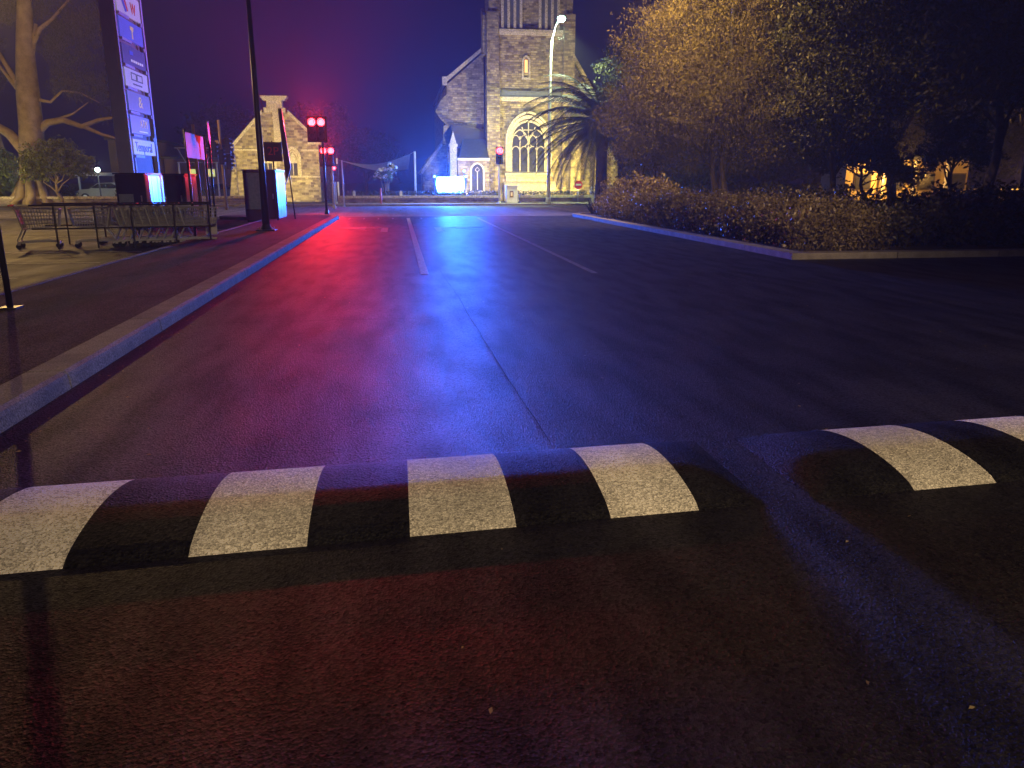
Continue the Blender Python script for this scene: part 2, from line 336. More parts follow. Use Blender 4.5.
def tree(name, label, x, y, blobs, n, leafsize, lm, bm, tr=.25, cat='tree', group=None, droop=0, cl=.5, per=60, limbs=10, shell=.5, z0=0, aspect=.4, multi=1):
    t = thing(name, (x, y, z0), label, cat, group)
    zt = sum(b[2] for b in blobs)/len(blobs)
    mb = MB()
    for k in range(multi):
        bx, by = x+random.uniform(-.5, .5)*(multi > 1), y+random.uniform(-.5, .5)*(multi > 1)
        tp = (blobs[0][0]+random.uniform(-1, 1)*(multi > 1), blobs[0][1], zt)
        pts, rs = limb((bx, by, z0-.05), tp, tr, tr*.4, 6, .18); mb.tube(pts, rs, 9)
    for k in range(limbs):
        b = random.choice(blobs); d = Vector([random.gauss(0, 1) for _ in range(3)]).normalized()
        e = Vector(b[:3])+Vector((d.x*b[3], d.y*b[4], abs(d.z)*b[5]*.9-.2))*.85
        s = pts[random.randint(2, len(pts)-2)]
        q, r2 = limb(s, e, tr*.42, tr*.07, 5, .3, .2); mb.tube(q, r2, 6)
    mb.build('trunk', bm, t, True)
    leaves('crown', clumps(blobs, n, cl, per, shell), leafsize, lm, t, droop, aspect)
    return t
def text_mesh(body, size, m, parent, loc, rot, name='lettering', ext=.006, sx=1):
    c = bpy.data.curves.new('t', 'FONT'); c.body = body; c.size = size; c.align_x = 'CENTER'; c.align_y = 'CENTER'; c.extrude = ext; c.resolution_u = 3
    o = bpy.data.objects.new('t', c); col.objects.link(o); dg = bpy.context.evaluated_depsgraph_get(); me = bpy.data.meshes.new_from_object(o.evaluated_get(dg))
    bpy.data.objects.remove(o)
    off = Vector((0, 0, 0)); p = parent
    while p is not None:
        if p in OFF: off = OFF[p]; break
        p = p.parent
    me.transform(Matrix.Translation(Vector(loc)-off) @ rot.to_4x4() @ Matrix.Diagonal((sx, 1, 1, 1)))
    me.materials.clear(); me.materials.append(m); o = bpy.data.objects.new(name, me); col.objects.link(o); o.parent = parent; return o
FRONT = Matrix(((1, 0, 0), (0, 0, -1), (0, 1, 0)))      # text facing -Y
EAST = Matrix(((0, 0, 1), (1, 0, 0), (0, 1, 0)))        # text facing +X, reading towards +Y

# ================================================================== SETTING
struct('ground', MB().add([(-600, -300, -.03), (600, -300, -.03), (600, 900, -.03), (-600, 900, -.03)], [(0, 1, 2, 3)]), M['grassground'])
struct('car_park', MB().add([(-60, -25, 0), (60, -25, 0), (60, 38, 0), (-60, 38, 0)], [(0, 1, 2, 3)]), M['asphalt'])
struct('street', MB().add([(-200, 37.2, .004), (200, 37.2, .004), (200, 53, .004), (-200, 53, .004)], [(0, 1, 2, 3)]), M['street_asphalt'])
# left footpath with rounded far corner
def round_corner(cx, cy, r, a0, a1, n=8): return [(cx+r*math.cos(R(a0+(a1-a0)*i/n)), cy+r*math.sin(R(a0+(a1-a0)*i/n))) for i in range(n+1)]
pathpoly = [(-5.12, -8), (-2.87, -8)]+round_corner(-4.12, 35.0, 1.25, 0, 90)+[(-7.6, 36.25), (-7.6, 35.2), (-5.12, 33.4)]
struct('footpath', MB().prism(pathpoly, -.02, .135, 'z'), M['path'])
def kerbline(pts, w, h, gaps, name='kerb', seg=2.4, m='kerb'):
    mb = MB(); P = [Vector(p) for p in pts]; acc = 0
    segs = []
    for a, b in zip(P[:-1], P[1:]):
        d = b-a; L = d.length; k = max(1, round(L/seg)); 
        for i in range(k): segs.append((a+d*(i/k), a+d*((i+1)/k), L/k > 1))
    for a, b, gap in segs:
        t = (b-a).normalized(); n = Vector((-t.y, t.x)); g = .011 if gap else -.01
        a2 = a+t*g; b2 = b-t*g; q = .025
        prof = [(0, -.02), (0, h), (w-.035, h+.004), (w-.008, h-.02), (w, h-.05), (w+.012, -.02)]
        vs = [(a2.x+n.x*u, a2.y+n.y*u, z) for u, z in prof]+[(b2.x+n.x*u, b2.y+n.y*u, z) for u, z in prof]
        k = len(prof); mb.add(vs, [tuple(range(k)), tuple(range(2*k-1, k-1, -1))]+[(i, i+k, (i+1) % k+k, (i+1) % k) for i in range(k)])
    return struct(name, mb, M[m])
kerbline([(-4.12, 36.25), (-3.6, 36.13), (-3.18, 35.8), (-2.95, 35.4), (-2.868, 35.0), (-2.868, 6.2), (-2.868, -6)], .30, .14, 1)
kerbline([(-5.12, -6), (-5.12, 33.4)], .12, .15, 1, name='path_edging')
# right bed
bed = [(8.3, 15.3), (60, 15.3), (60, 37), (9.6, 37)]+round_corner(9.3, 35.9, 1.0, 90, 180)[1:]
struct('garden_bed', MB().prism(bed, -.02, .11, 'z'), M['soil'])
kerbline([(8.0, 15.0), (8.0, 35.5), (8.12, 36.2), (8.5, 36.9), (9.3, 37.25), (60, 37.25)], -.30, .13, 1)
kerbline([(60, 15.0), (8.0, 15.0)], -.30, .13, 1)
# far side: kerb, footpath and grass
kerbline([(-160, 53.15), (160, 53.15)], .15, .12, 1, seg=3)
struct('far_footpath', MB().bx(-160, 160, 53.16, 55.6, -.02, .12), M['pave'])
# street islands / near edge concrete dish
struct('spoon_drain', MB().add([(-2.6, 36.9, .006), (8.2, 36.9, .006), (8.2, 37.3, .008), (-2.6, 37.3, .008)], [(0, 1, 2, 3)]), M['pave'])
# painted markings
def strip(mb, x0, y0, x1, y1, w, z=.004):
    a = Vector((x0, y0)); b = Vector((x1, y1)); t = (b-a).normalized(); n = Vector((-t.y, t.x))*w/2
    mb.add([(a.x+n.x, a.y+n.y, z), (a.x-n.x, a.y-n.y, z), (b.x-n.x, b.y-n.y, z), (b.x+n.x, b.y+n.y, z)], [(0, 1, 2, 3)])
mb = MB(); strip(mb, .42, 13.5, .43, 35.2, .14)
struct('lane_marking', mb, M['paint'])
mb = MB(); strip(mb, 3.38, 13.2, 3.5, 35.0, .11); struct('faded_lane_marking', mb, M['oldpaint'])
mb = MB()
for k in range(9):
    x = -2.1+k*.62
    if abs(x-.42) > .2: strip(mb, x, 34.2, x, 35.4, .06)
struct('stop_line_ticks', mb, M['oldpaint'])
def arrow(cx, cy, sgn, m):
    mb = MB(); pl = [(.0, 0), (.22, 0), (.22, 2.5), (-.55, 2.5), (-.55, 3.05), (-1.5, 2.25), (-.55, 1.5), (-.55, 2.0), (0, 2.0)]
    mb.prism([(cx+sgn*u, cy+v) for u, v in pl], .001, .005, 'z'); struct('turn_arrow', mb, m)
arrow(-.58, 25.3, 1, M['paint']); arrow(1.45, 25.3, -1, M['oldpaint'])
mb = MB()
for y in (12.2, 13.85, 16.4, 19.0): strip(mb, -14, y, -5.9 if y > 14 else -6.3, y, .1)
strip(mb, -12, 24.6, -5.6, 24.6, .1); strip(mb, -14, 27.5, -5.6, 27.5, .1)
struct('bay_lines', mb, M['paint'])
# dark tar seam between the lanes
mb = MB(); px, py = .62, 13.6; ys = np.linspace(14.5, 4.4, 40); xs = .70+.10*(14.5-ys)*.25+np.cumsum(rng.normal(size=40)*.005)
for i in range(39): strip(mb, xs[i], ys[i], xs[i+1], ys[i+1]-.004, .005+.004*random.random())
struct('tar_seam', mb, M['tar'])
mb = MB()
for k in range(5):
    y = 9+k*3.1; pts = [(-2.0+j*.35, y+random.uniform(-.03, .03)) for j in range(8)]
    for a, b in zip(pts[:-1], pts[1:]): strip(mb, *a, *b, .012)
struct('cracks', mb, M['tar'])
# grass mound under the gum tree
mb = MB(); N = 26; vs = []
for i in range(N+1):
    for j in range(N+1):
        x = -60+48*i/N; y = 55.7+30*j/N; f = max(0, min(1, (j)/4)); g = max(0, min(1, (N-i)/3))
        vs.append((x, y, -.03+.45*f*g*(.7+.3*math.sin(i*.9)*math.cos(j*.7))))
mb.add(vs, [(i*(N+1)+j, (i+1)*(N+1)+j, (i+1)*(N+1)+j+1, i*(N+1)+j+1) for i in range(N) for j in range(N)])
struct('grass_verge', mb, M['grassground'], smooth=True)

# ================================================================== CHURCH
def arch_path(cx, hw, zb, zs, za, n=10, legs=True):
    """pointed arch outline in XZ, left foot up over the apex to the right foot"""
    h = za-zs; r = (hw*hw+h*h)/(2*hw)
    L = []
    for i in range(n+1):
        a = math.asin(min(1, h/r))*i/n; L.append((cx-hw+r-r*math.cos(a), zs+r*math.sin(a)))
    Rr = [(2*cx-x, z) for x, z in L[::-1]][1:]
    p = L+Rr
    if legs: p = [(cx-hw, zb)]+p+[(cx+hw, zb)]
    return p
church = thing('stone_church', (11, 66, 0), 'tall stone church with square tower and large pointed window lit yellow', 'church')
TY = 66.0
w = MB(); w.bx(8.1, 14.2, TY+.3, TY+6.5, 0, 22)
w.build('tower_wall', M['stone'], church)
for x0, x1 in ((7.45, 8.5), (13.75, 14.75)):
    w = MB(); w.bx(x0, x1, TY-.35, TY+.9, 0, 8.6)
    w.prism([(TY-.35, 8.6), (TY+.9, 8.6), (TY+.9, 9.3), (TY-.1, 9.3)], x0, x1, 'x')
    w.bx(x0+.05, x1-.05, TY-.1, TY+.9, 9.3, 14.6); w.bx(x0+.25, x1-.25, TY+.05, TY+.9, 14.6, 22); w.build('buttress', M['stone'], church)
w = MB(); w.bx(7.2, 7.45, TY+.2, TY+1.4, 11.5, 14.4); w.prism([(TY+.2, 14.4), (TY+1.4, 14.4), (TY+1.4, 15.1)], 7.2, 7.45, 'x')
w.build('buttress', M['stone'], church)
w = MB(); w.bx(8.5, 13.75, TY+.05, TY+.3, 13.15, 13.4); w.bx(8.5, 13.75, TY+.12, TY+.3, 13.0, 13.15)
w.build('string_course', M['dressed'], church); w = MB(); w.bx(8.5, 13.75, TY-.02, TY+.3, 8.05, 8.28); w.bx(8.5, 13.75, TY+.1, TY+.3, 7.95, 8.05); w.build('string_course', M['dressed'], church)
w = MB(); w.bx(8.6, 13.65, TY+.1, TY+.3, 8.3, 8.75); w.build('shade_band', M['slate'], church)  # dark strip put in for the shadowed recess above the string course
for cx in (9.55, 12.6):
    f = MB()
    for dx in (-.75, -.25, .25, .75): f.bx(cx+dx-.1, cx+dx+.1, TY+.12, TY+.3, 13.45, 19)
    fr = f.build('belfry_opening', M['dressed'], church)
    g = MB()
    for dx in (-.5, 0, .5): g.bx(cx+dx-.15, cx+dx+.15, TY+.24, TY+.3, 13.45, 19)
    g.build('louvre', M['slate'], fr)
f = MB(); f.ribbon(arch_path(10.75, .28, 9.8, 11.0, 11.45, 5), .14, TY+.2, TY+.3); f.bx(10.4, 11.1, TY+.18, TY+.3, 9.65, 9.8); sf = f.build('slit_window', M['dressed'], church)
MB().bx(10.63, 10.87, TY+.26, TY+.3, 10.2, 11.15).build('pane', M['litglass'], sf)
# great window
CX = 10.95; f = MB()
for hw, za, yy, ww in ((1.86, 7.1, TY-.12, .16), (1.66, 6.75, TY+.02, .26), (1.45, 6.42, TY+.12, .16)):
    f.ribbon(arch_path(CX, hw, 2.4, 4.9, za, 14), ww, yy, TY+.3)
f.prism([(TY-.25, 2.05), (TY+.3, 2.05), (TY+.3, 2.4), (TY-.05, 2.28)], CX-2.0, CX+2.0, 'x')
win = f.build('great_window', M['dressed'], church)
g = MB(); pl = arch_path(CX, 1.42, 2.38, 4.9, 6.35, 12); g.prism(pl, TY+.24, TY+.3, 'y'); g.build('pane', M['glass'], win)
t = MB(); y0, y1 = TY+.12, TY+.24
t.ribbon([(CX, 2.38), (CX, 4.75)], .12, y0-.02, y1)
for dx in (-.71, .71): t.ribbon([(CX+dx, 2.38), (CX+dx, 5.25)], .07, y0, y1)
t.ribbon(arch_path(CX-.71, .68, 4.6, 4.72, 5.75, 8), .09, y0-.01, y1); t.ribbon(arch_path(CX+.71, .68, 4.6, 4.72, 5.75, 8), .09, y0-.01, y1)
for dx in (-1.06, -.36, .36, 1.06):
    t.ribbon(arch_path(CX+dx, .33, 4.0, 4.05, 4.42, 6, False), .055, y0, y1)
    t.ribbon(arch_path(CX+dx, .3, 4.6, 4.95, 5.3, 5, False), .05, y0, y1)
t.ribbon([(CX-.3, 4.42), (CX, 4.72), (CX+.3, 4.42)], .06, y0, y1)
t.ribbon([(CX, 4.75), (CX, 6.3)], .07, y0, y1); t.ribbon([(CX-.5, 5.72), (CX+.5, 5.72)], .06, y0, y1)
t.ribbon([(CX, 4.9), (CX-.35, 5.35), (CX-.55, 5.95)], .07, y0, y1); t.ribbon([(CX, 4.9), (CX+.35, 5.35), (CX+.55, 5.95)], .07, y0, y1)
t.build('tracery', M['dressed'], win)
w = MB(); w.bx(CX-2.05, CX+2.3, TY-.15, TY+.3, 0, 1.35); w.prism([(TY-.15, 1.35), (TY+.3, 1.35), (TY+.3, 1.6)], CX-2.05, CX+2.3, 'x'); w.bx(CX-1.9, CX+1.9, TY+.1, TY+.3, 1.6, 2.04); w.build('plinth', M['dressed'], church)
# nave behind
w = MB(); w.prism([(4.3, 0), (7.45, 0), (7.45, 11.9), (4.35, 9.35)], 68, 90, 'y'); w.build('nave_wall', M['stone'], church)
w = MB(); w.prism([(14.75, 0), (17.4, 0), (17.4, 7.6), (16.3, 9.3), (14.75, 11.7)], 68, 90, 'y'); w.build('nave_wall', M['stone'], church)
w = MB(); w.prism([(4.1, 9.35), (7.6, 12.2), (7.6, 12.5), (4.0, 9.65)], 67.8, 68.3, 'y'); w.bx(4.0, 4.4, 67.75, 68.3, 9.3, 9.95); w.build('coping', M['dressed'], church)
w = MB(); w.prism([(14.6, 12.2), (17.6, 7.5), (17.7, 7.8), (14.7, 12.5)], 67.8, 68.3, 'y'); w.build('coping', M['dressed'], church)
w = MB(); w.prism([(3.75, 6.6), (4.4, 6.0), (4.4, 8.6), (3.9, 8.2), (3.35, 7.2)], 67.4, 68.2, 'y'); w.build('corbel', M['stone'], church); w = MB(); w.prism([(3.9, 4.6), (4.8, 4.6), (4.6, 6.1), (4.0, 6.1)], 67.3, 68.3, 'y'); w.build('corbel', M['stone'], church)
w = MB(); w.prism([(4.35, 9.6), (7.4, 12.0), (7.4, 12.3), (4.2, 9.8)], 68.3, 90, 'y'); w.build('roof', M['slate'], church)
# porch on the left of the tower
w = MB(); w.bx(4.9, 7.4, 64.2, 68, 0, 3.3); w.build('porch_wall', M['stone'], church)
w = MB(); w.add([(4.95, 64.0, 3.32), (7.42, 64.0, 3.32), (7.42, 67, 5.0), (5.6, 67, 5.0), (4.95, 67.9, 3.32), (7.42, 67.9, 3.32)], [(0, 1, 2, 3), (0, 3, 4), (1, 5, 2), (3, 2, 5, 4), (0, 4, 5, 1)]); w.build('porch_roof', M['slate'], church)
w = MB(); w.prism([(4.3, 4.2), (7.42, 4.75), (7.42, 5.75), (4.55, 6.15), (4.0, 5.4)], 67.3, 67.95, 'y'); w.build('upper_roof', M['dark'], church)
MB().bx(4.85, 7.43, 63.92, 64.02, 3.24, 3.4).build('gutter', M['palepole'], church)
f = MB(); f.ribbon(arch_path(6.45, .52, .8, 2.4, 3.02, 8), .14, 64.08, 64.2); f.ribbon([(6.45, .9), (6.45, 2.4)], .06, 64.12, 64.2); f.bx(5.85, 7.05, 64.05, 64.2, .72, .86)
f.ribbon([(6.28, 2.5), (6.45, 2.72), (6.62, 2.5), (6.45, 2.3), (6.28, 2.5)], .05, 64.12, 64.2)
pw = f.build('porch_window', M['dressed'], church)
g = MB(); g.prism(arch_path(6.45, .46, .86, 2.4, 2.96, 8), 64.16, 64.19, 'y'); g.build('pane', M['glass'], pw)
w = MB(); w.bx(4.3, 4.85, 64.6, 65.2, 0, 4.3); w.bx(4.22, 4.93, 64.5, 65.3, 4.3, 4.5); w.prism([(4.3, 4.5), (4.85, 4.5), (4.58, 5.5)], 64.65, 65.15, 'y')
w.bx(4.4, 4.75, 64.5, 65.25, 2.6, 3.1); w.build('pinnacle', M['dressed'], church)
# low left wing
w = MB(); w.prism([(2.25, 0), (4.4, 0), (4.4, 5.1), (2.7, 3.5), (2.25, 2.4)], 69.5, 76, 'y'); w.build('wing_wall', M['stone'], church)
w = MB(); w.prism([(1.95, 2.35), (2.2, 2.2), (4.5, 5.25), (4.5, 5.55)], 69.3, 76, 'y'); w.build('wing_roof', M['dressed'], church)
w = MB(); w.bx(14.3, 15.1, 64.8, 68, 0, 6.6); w.prism([(64.8, 6.6), (68, 6.6), (68, 8.0)], 14.3, 15.1, 'x'); w.build('buttress', M['stone'], church); w = MB(); w.bx(16.7, 17.5, 66.2, 68, 0, 5.0); w.build('buttress', M['stone'], church)
w = MB(); w.bx(17.4, 19.5, 69, 80, 0, 4.6); w.build('aisle_wall', M['stone'], church)

# ================================================================== GABLED HALL
hall = thing('gabled_hall', (-9.3, 66, 0), 'small gabled sandstone hall lit yellow with bellcote and two arched windows', 'building')
HY = 66
w = MB(); w.prism([(-12.55, 0), (-6.15, 0), (-6.15, 4.45), (-6.9, 4.45), (-6.9, 5.45), (-8.3, 6.85), (-10.35, 6.85), (-12.9, 4.2), (-12.55, 3.4)], HY, HY+.6, 'y'); w.build('gable_wall', M['hallstone'], hall)
w = MB(); w.bx(-12.3, -6.2, HY+.6, HY+12, 0, 4.0); w.build('side_wall', M['hallstone'], hall)
w = MB(); w.prism([(-12.7, 3.9), (-9.3, 7.2), (-6.0, 3.9), (-6.3, 3.7), (-12.4, 3.7)], HY+.62, HY+12, 'y'); w.build('roof', M['slate'], hall)
w = MB(); w.prism([(-13.05, 4.15), (-12.85, 4.05), (-10.3, 6.75), (-10.3, 7.05)], HY-.12, HY+.7, 'y'); w.build('coping', M['dressed'], hall); w = MB(); w.prism([(-8.35, 7.05), (-8.35, 6.75), (-6.85, 5.3), (-6.8, 5.55)], HY-.12, HY+.7, 'y')
w.build('coping', M['dressed'], hall); w = MB(); w.bx(-6.95, -5.95, HY-.08, HY+.7, 4.45, 4.62); w.build('coping', M['dressed'], hall)
w = MB(); w.bx(-10.15, -8.5, HY-.1, HY+.7, 6.85, 7.2); w.prism([(-9.95, 7.2), (-8.7, 7.2), (-8.75, 7.75), (-9.9, 7.75)], HY-.05, HY+.65, 'y'); w.bx(-10.2, -8.45, HY-.15, HY+.75, 7.75, 7.9); w.prism([(-10.3, 7.9), (-8.35, 7.9), (-8.3, 8.08), (-10.35, 8.08)], HY-.2, HY+.8, 'y'); w.build('bellcote', M['dressed'], hall)
w = MB(); w.bx(-9.5, -8.98, HY-.14, HY, 4.15, 6.95); w.build('pilaster', M['dressed'], hall)
for q_ in ((-12.7, -10.9, HY-.07, HY, 3.93, 4.08), (-7.5, -6.1, HY-.07, HY, 3.93, 4.08), (-11, -6.12, HY-.07, HY, 1.9, 2.02)): MB().bx(*q_).build('string_course', M['dressed'], hall)
w = MB(); w.prism([(-13.25, 0), (-12.56, 0), (-12.56, 3.6), (-12.8, 2.9)], HY-.5, HY+.4, 'y'); w.build('buttress', M['hallstone'], hall); w = MB(); w.prism([(-11.2, 0), (-10.9, 0), (-11.0, 1.9)], HY-.3, HY, 'y'); w.build('buttress', M['hallstone'], hall)
for cx in (-10.15, -8.2):
    f = MB(); f.ribbon(arch_path(cx, .56, 2.0, 3.4, 4.2, 8), .2, HY-.1, HY); f.ribbon(arch_path(cx, .38, 2.05, 3.35, 3.95, 8), .1, HY-.05, HY); f.ribbon([(cx, 2.05), (cx, 3.5)], .06, HY-.05, HY)
    f.prism([(cx-.3, 3.0), (cx+.3, 3.0), (cx+.3, 3.3), (cx, 3.85), (cx-.3, 3.3)], HY-.04, HY-.01, 'y')
    wn = f.build('arched_window', M['dressed'], hall); MB().bx(cx-.33, cx+.33, HY-.025, HY-.004, 2.05, 3.0).build('pane', M['glass'], wn)

# ================================================================== LOW WALLS, HEDGES, FENCE
def low_wall(x0, x1, y, label, capz=.62):
    t = thing('stone_wall', ((x0+x1)/2, y, .1), label, 'wall', 'low stone walls along the street')
    MB().bx(x0, x1, y-.18, y+.18, .05, capz-.16).build('stonework', M['wallstone'], t)
    c = MB(); k = int((x1-x0)/1.5)
    for i in range(k): a = x0+(x1-x0)*i/k; b = x0+(x1-x0)*(i+1)/k-.02; c.bx(a, b, y-.25, y+.25, capz-.16+random.uniform(-.004, .004), capz)
    c.build('coping', M['dressed'], t)
    return t
low_wall(-40, -7.6, 56.3, 'long low stone wall with pale coping in front of the gabled hall')
low_wall(-4.1, 7.3, 56.3, 'low stone wall with pale coping under the glowing blue light panel')
low_wall(8.7, 13.9, 56.3, 'short low stone wall with pale coping under the great church window')
def clipped(x0, x1, y, label):
    n = int((x1-x0)*900); p = np.stack([rng.uniform(x0, x1, n), rng.uniform(y-.35, y+.35, n), rng.uniform(.1, .92, n)+.05*np.sin(rng.uniform(0, 6, n))], 1)
    o = leaves('shade_hedge', p, .05, M['shadehedge'], None); tag(o, label, 'hedge', 'hedges standing in for shade behind the stone walls')  # dark leaf strip stands in for a shaded surface behind the wall
clipped(-3.6, 7.3, 57.3, 'low dark hedge standing in for the shaded surface behind the wall under the shade sail')
clipped(8.6, 13.9, 57.3, 'low dark hedge standing in for the shaded surface behind the wall under the great window')
f = thing('rail_fence', (15.8, 58, 0), 'thin metal rail fence right of the palm', 'fence')
for x in (14.4, 15.4, 16.4, 17.4, 18.4, 19.4): MB().bx(x-.035, x+.035, 57.96, 58.04, 0, 1.25).build('post', M['palepole'], f)
r = MB()
for z in (.45, 1.15): r.bx(14.4, 19.4, 57.97, 58.03, z, z+.05)
r.build('rail', M['palepole'], f)
g = thing('gate_pier', (14.1, 56.4, .1), 'stubby pale stone gate pier at the right end of the short wall', 'pier')
MB().bx(13.95, 14.4, 56.1, 56.6, .05, .85).build('pier_shaft', M['dressed'], g); MB().bx(13.9, 14.45, 56.05, 56.65, .853, .97).build('cap', M['dressed'], g)

# ================================================================== BACKGROUND BUILDINGS
b = thing('brown_building', (-24, 75, 0), 'plain brown rendered building partly behind the pylon sign', 'building')
MB().bx(-25.0, -21.5, 75, 85, 0, 5.1).build('wall', M['brownwall'], b); MB().bx(-25.2, -21.3, 74.8, 85.2, 5.102, 5.3).build('parapet', M['darkbark'], b)
b = thing('long_low_building', (-17, 80, 0), 'long low dark building with two small lit windows behind the pylon sign', 'building')
MB().bx(-21.3, -12.9, 78, 86, 0, 3.6).build('wall', M['brownwall'], b); MB().bx(-21.5, -12.9, 77.5, 86, 3.602, 3.8).build('roof', M['slate'], b)
for x in (-18.9, -17.2): 
    w = MB().bx(x-.4, x+.4, 77.93, 77.99, 2.0, 2.75).build('window', M['palepole'], b); MB().bx(x-.34, x+.34, 77.9, 77.925, 2.06, 2.69).build('pane', M['windowglow'], w)
c = thing('carport', (-24, 72, 0), 'pale flat carport roof above the parked silver car', 'canopy')
MB().bx(-26, -20.6, 69.5, 74, 2.05, 2.3).build('roof', M['white'], c)
for x in (-25.8, -20.8): MB().bx(x-.06, x+.06, 69.6, 69.72, 0, 2.05).build('post', M['palepole'], c)
tr = thing('roof_truss', (-13.8, 60, 0), 'thin grey open metal truss frame right of the pylon sign', 'frame')
k = MB(); k.tube([(-15.6, 60, 3.9), (-12.6, 60, 3.9)], .05, 6); 
for a, bb in (((-15.4, 3.9), (-14.9, 2.9)), ((-14.9, 2.9), (-14.2, 3.9)), ((-14.2, 3.9), (-13.5, 2.9)), ((-13.5, 2.9), (-12.9, 3.9))): k.tube([(a[0], 60, a[1]), (bb[0], 60, bb[1])], .035, 5)
k.tube([(-15.5, 60, 2.9), (-12.7, 60, 2.9)], .04, 6); k.build('truss', M['polegrey'], tr)
for x in (-15.4, -12.8): MB().tube([(x, 60, 0), (x, 60, 2.9)], .06, 8).build('post', M['polegrey'], tr)
b = thing('lit_building', (43, 62, 0), 'long cream building lit orange seen through the trees on the right', 'building')
MB().bx(38.4, 50, 64, 68, 0, 3.4).build('wall', M['farwall'], b); MB().bx(38, 50.4, 63.2, 68.2, 3.402, 3.65).build('roof', M['slate'], b)
for x in (40.0, 43, 46, 49):
    w = MB().bx(x-.8, x+.8, 63.93, 63.99, .9, 2.3).build('window', M['darkbark'], b); MB().bx(x-.7, x+.7, 63.9, 63.925, 1, 2.2).build('pane', M['glass'], w)
for x in (41.5, 44.5, 47.5): MB().bx(x-.1, x+.1, 63.3, 63.5, 0, 3.4).build('veranda_post', M['white'], b)
b = thing('low_bright_wall', (52, 60, 0), 'long low cream garden wall lit orange at the far right', 'wall')
MB().bx(46, 66, 58.0, 58.3, 0, .95).build('render', M['farwall'], b); MB().bx(45.9, 66.1, 57.9, 58.4, .953, 1.03).build('coping', M['dressed'], b)

# ================================================================== TRAFFIC SIGNALS
def signal(x, y, ph, hz, label, lit=((0, 1),), twin=False, facing=-1, pm='palepole', power=900, group='traffic signals at the junction', lens=.1):
    t = thing('traffic_signal', (x, y, 0), label, 'traffic light', group)
    MB().tube([(x, y, 0), (x, y, ph)], [.06, .05], 12).build('pole', M[pm], t, True)
    MB().tube([(x, y, .0), (x, y, .25)], [.11, .09], 12).build('pole_base', M[pm], t, True)
    cols = (0, -.42) if twin else (0,)
    for k, dx in enumerate(cols):
        h = MB(); yy = y-.16*(-facing); h.bx(x+dx-.16, x+dx+.16, y-.30, y-.09, hz-.80, hz+.20)
        hd = h.build('signal_head', M['black'], t, bevel=.015)
        MB().bx(x+dx-.25, x+dx+.25, y-.085, y-.07, hz-.88, hz+.28).build('backing_board', M['black'], t)
        for i in range(3):
            z = hz-.3*i; on = i == 0
            MB().disc((x+dx, y-.31, z), lens, (0, 1, 0), .02).build('lens', M['red_lens'] if on else M['dead_lens'], hd)
            v = MB(); n = 10
            for j in range(n):
                a0 = R(-20+220*j/n); a1 = R(-20+220*(j+1)/n); r = .125
                q = [(x+dx+r*math.cos(a0), z+r*math.sin(a0)), (x+dx+r*math.cos(a1), z+r*math.sin(a1)), (x+dx+(r-.01)*math.cos(a1), z+(r-.01)*math.sin(a1)), (x+dx+(r-.01)*math.cos(a0), z+(r-.01)*math.sin(a0))]
                v.prism(q, y-.50, y-.30, 'y')
            v.build('visor', M['black'], hd)
        lamp('SPOT', (x+dx, y-.36, hz), power, RED, .09, target=(x+dx*.5+2.6, y-32, hz-3.6), angle=60, blend=1, name='signal_lamp')
    lamp('SPOT', (x-.2*twin, y-.62, hz), power*2.7, RED, .1, target=(x-1, y-20, hz+17), angle=98, blend=.8, name='signal_haze_spot')  # extra red spot aimed upward, added to redden the haze
    return t
signal(-3.42, 39.0, 4.65, 4.25, 'nearest red traffic signal with two lit heads high on a dark pole', twin=True, pm='dark', power=2350, lens=.17)
signal(-3.75, 48.0, 3.6, 3.3, 'middle red traffic signal with two lit heads on a pale pole', twin=True, power=2300, lens=.17)
signal(-4.15, 56.0-.9, 3.0, 2.45, 'small single red traffic signal beyond the other two on the left', power=500, lens=.1)
signal(7.0, 54.5, 3.75, 3.6, 'single red traffic signal on a slim pole in front of the church tower', power=450, lens=.22)
# pole seen behind with no lit face, plus yellow bollard
t = thing('traffic_signal', (-9.7, 47, 0), 'unlit side-on traffic signal with stacked heads on an ochre pole left of the hall', 'traffic light', 'traffic signals at the junction')
MB().tube([(-9.7, 47, 0), (-9.72, 47, 4.9)], [.08, .07], 12).build('pole', M['ochre'], t, True)
for dx, z in ((.38, 3.2), (.38, 2.35), (-.35, 3.0), (.0, 2.6)):
    hd = MB().bx(-9.7+dx-.13, -9.7+dx+.13, 46.8, 47.2, z-.1, z+.72).build('signal_head', M['black'], t, bevel=.02)
    v = MB()
    for i in range(3): v.bx(-9.7+dx+.13, -9.7+dx+.30, 46.85, 47.12, z+.05+.22*i, z+.19+.22*i)
    v.build('visor', M['dark'], hd)
    MB().box((-9.7+dx/2, 47, z+.3), (abs(dx)+.01, .05, .05)).build('bracket', M['dark'], t)
MB().bx(-9.98, -9.82, 46.9, 47.1, 3.5, 3.8).build('push_button_box', M['yellow'], t)
def simple_pole(name, x, y, h, r, m, label, cat, lean=0, group=None):
    t = thing(name, (x, y, 0), label, cat, group)
    MB().tube([(x, y, 0), (x+lean, y, h)], [r, r*.85], 10).build('post', M[m], t, True)
    MB().tube([(x, y, 0), (x, y, .06)], [r*1.9, r*1.9], 10).build('foot', M[m], t)
    return t
simple_pole('pole', -3.45, 52.2, 2.9, .05, 'palepole', 'slim pale bare pole right of the red signals', 'pole')
simple_pole('bollard', -3.98, 51.0, 1.35, .09, 'yellow', 'yellow post at the foot of the red signals', 'bollard')
simple_pole('bollard', -1.1, 54.0, 1.15, .07, 'pink', 'reddish pink post in front of the low wall under the flowering shrub', 'bollard')

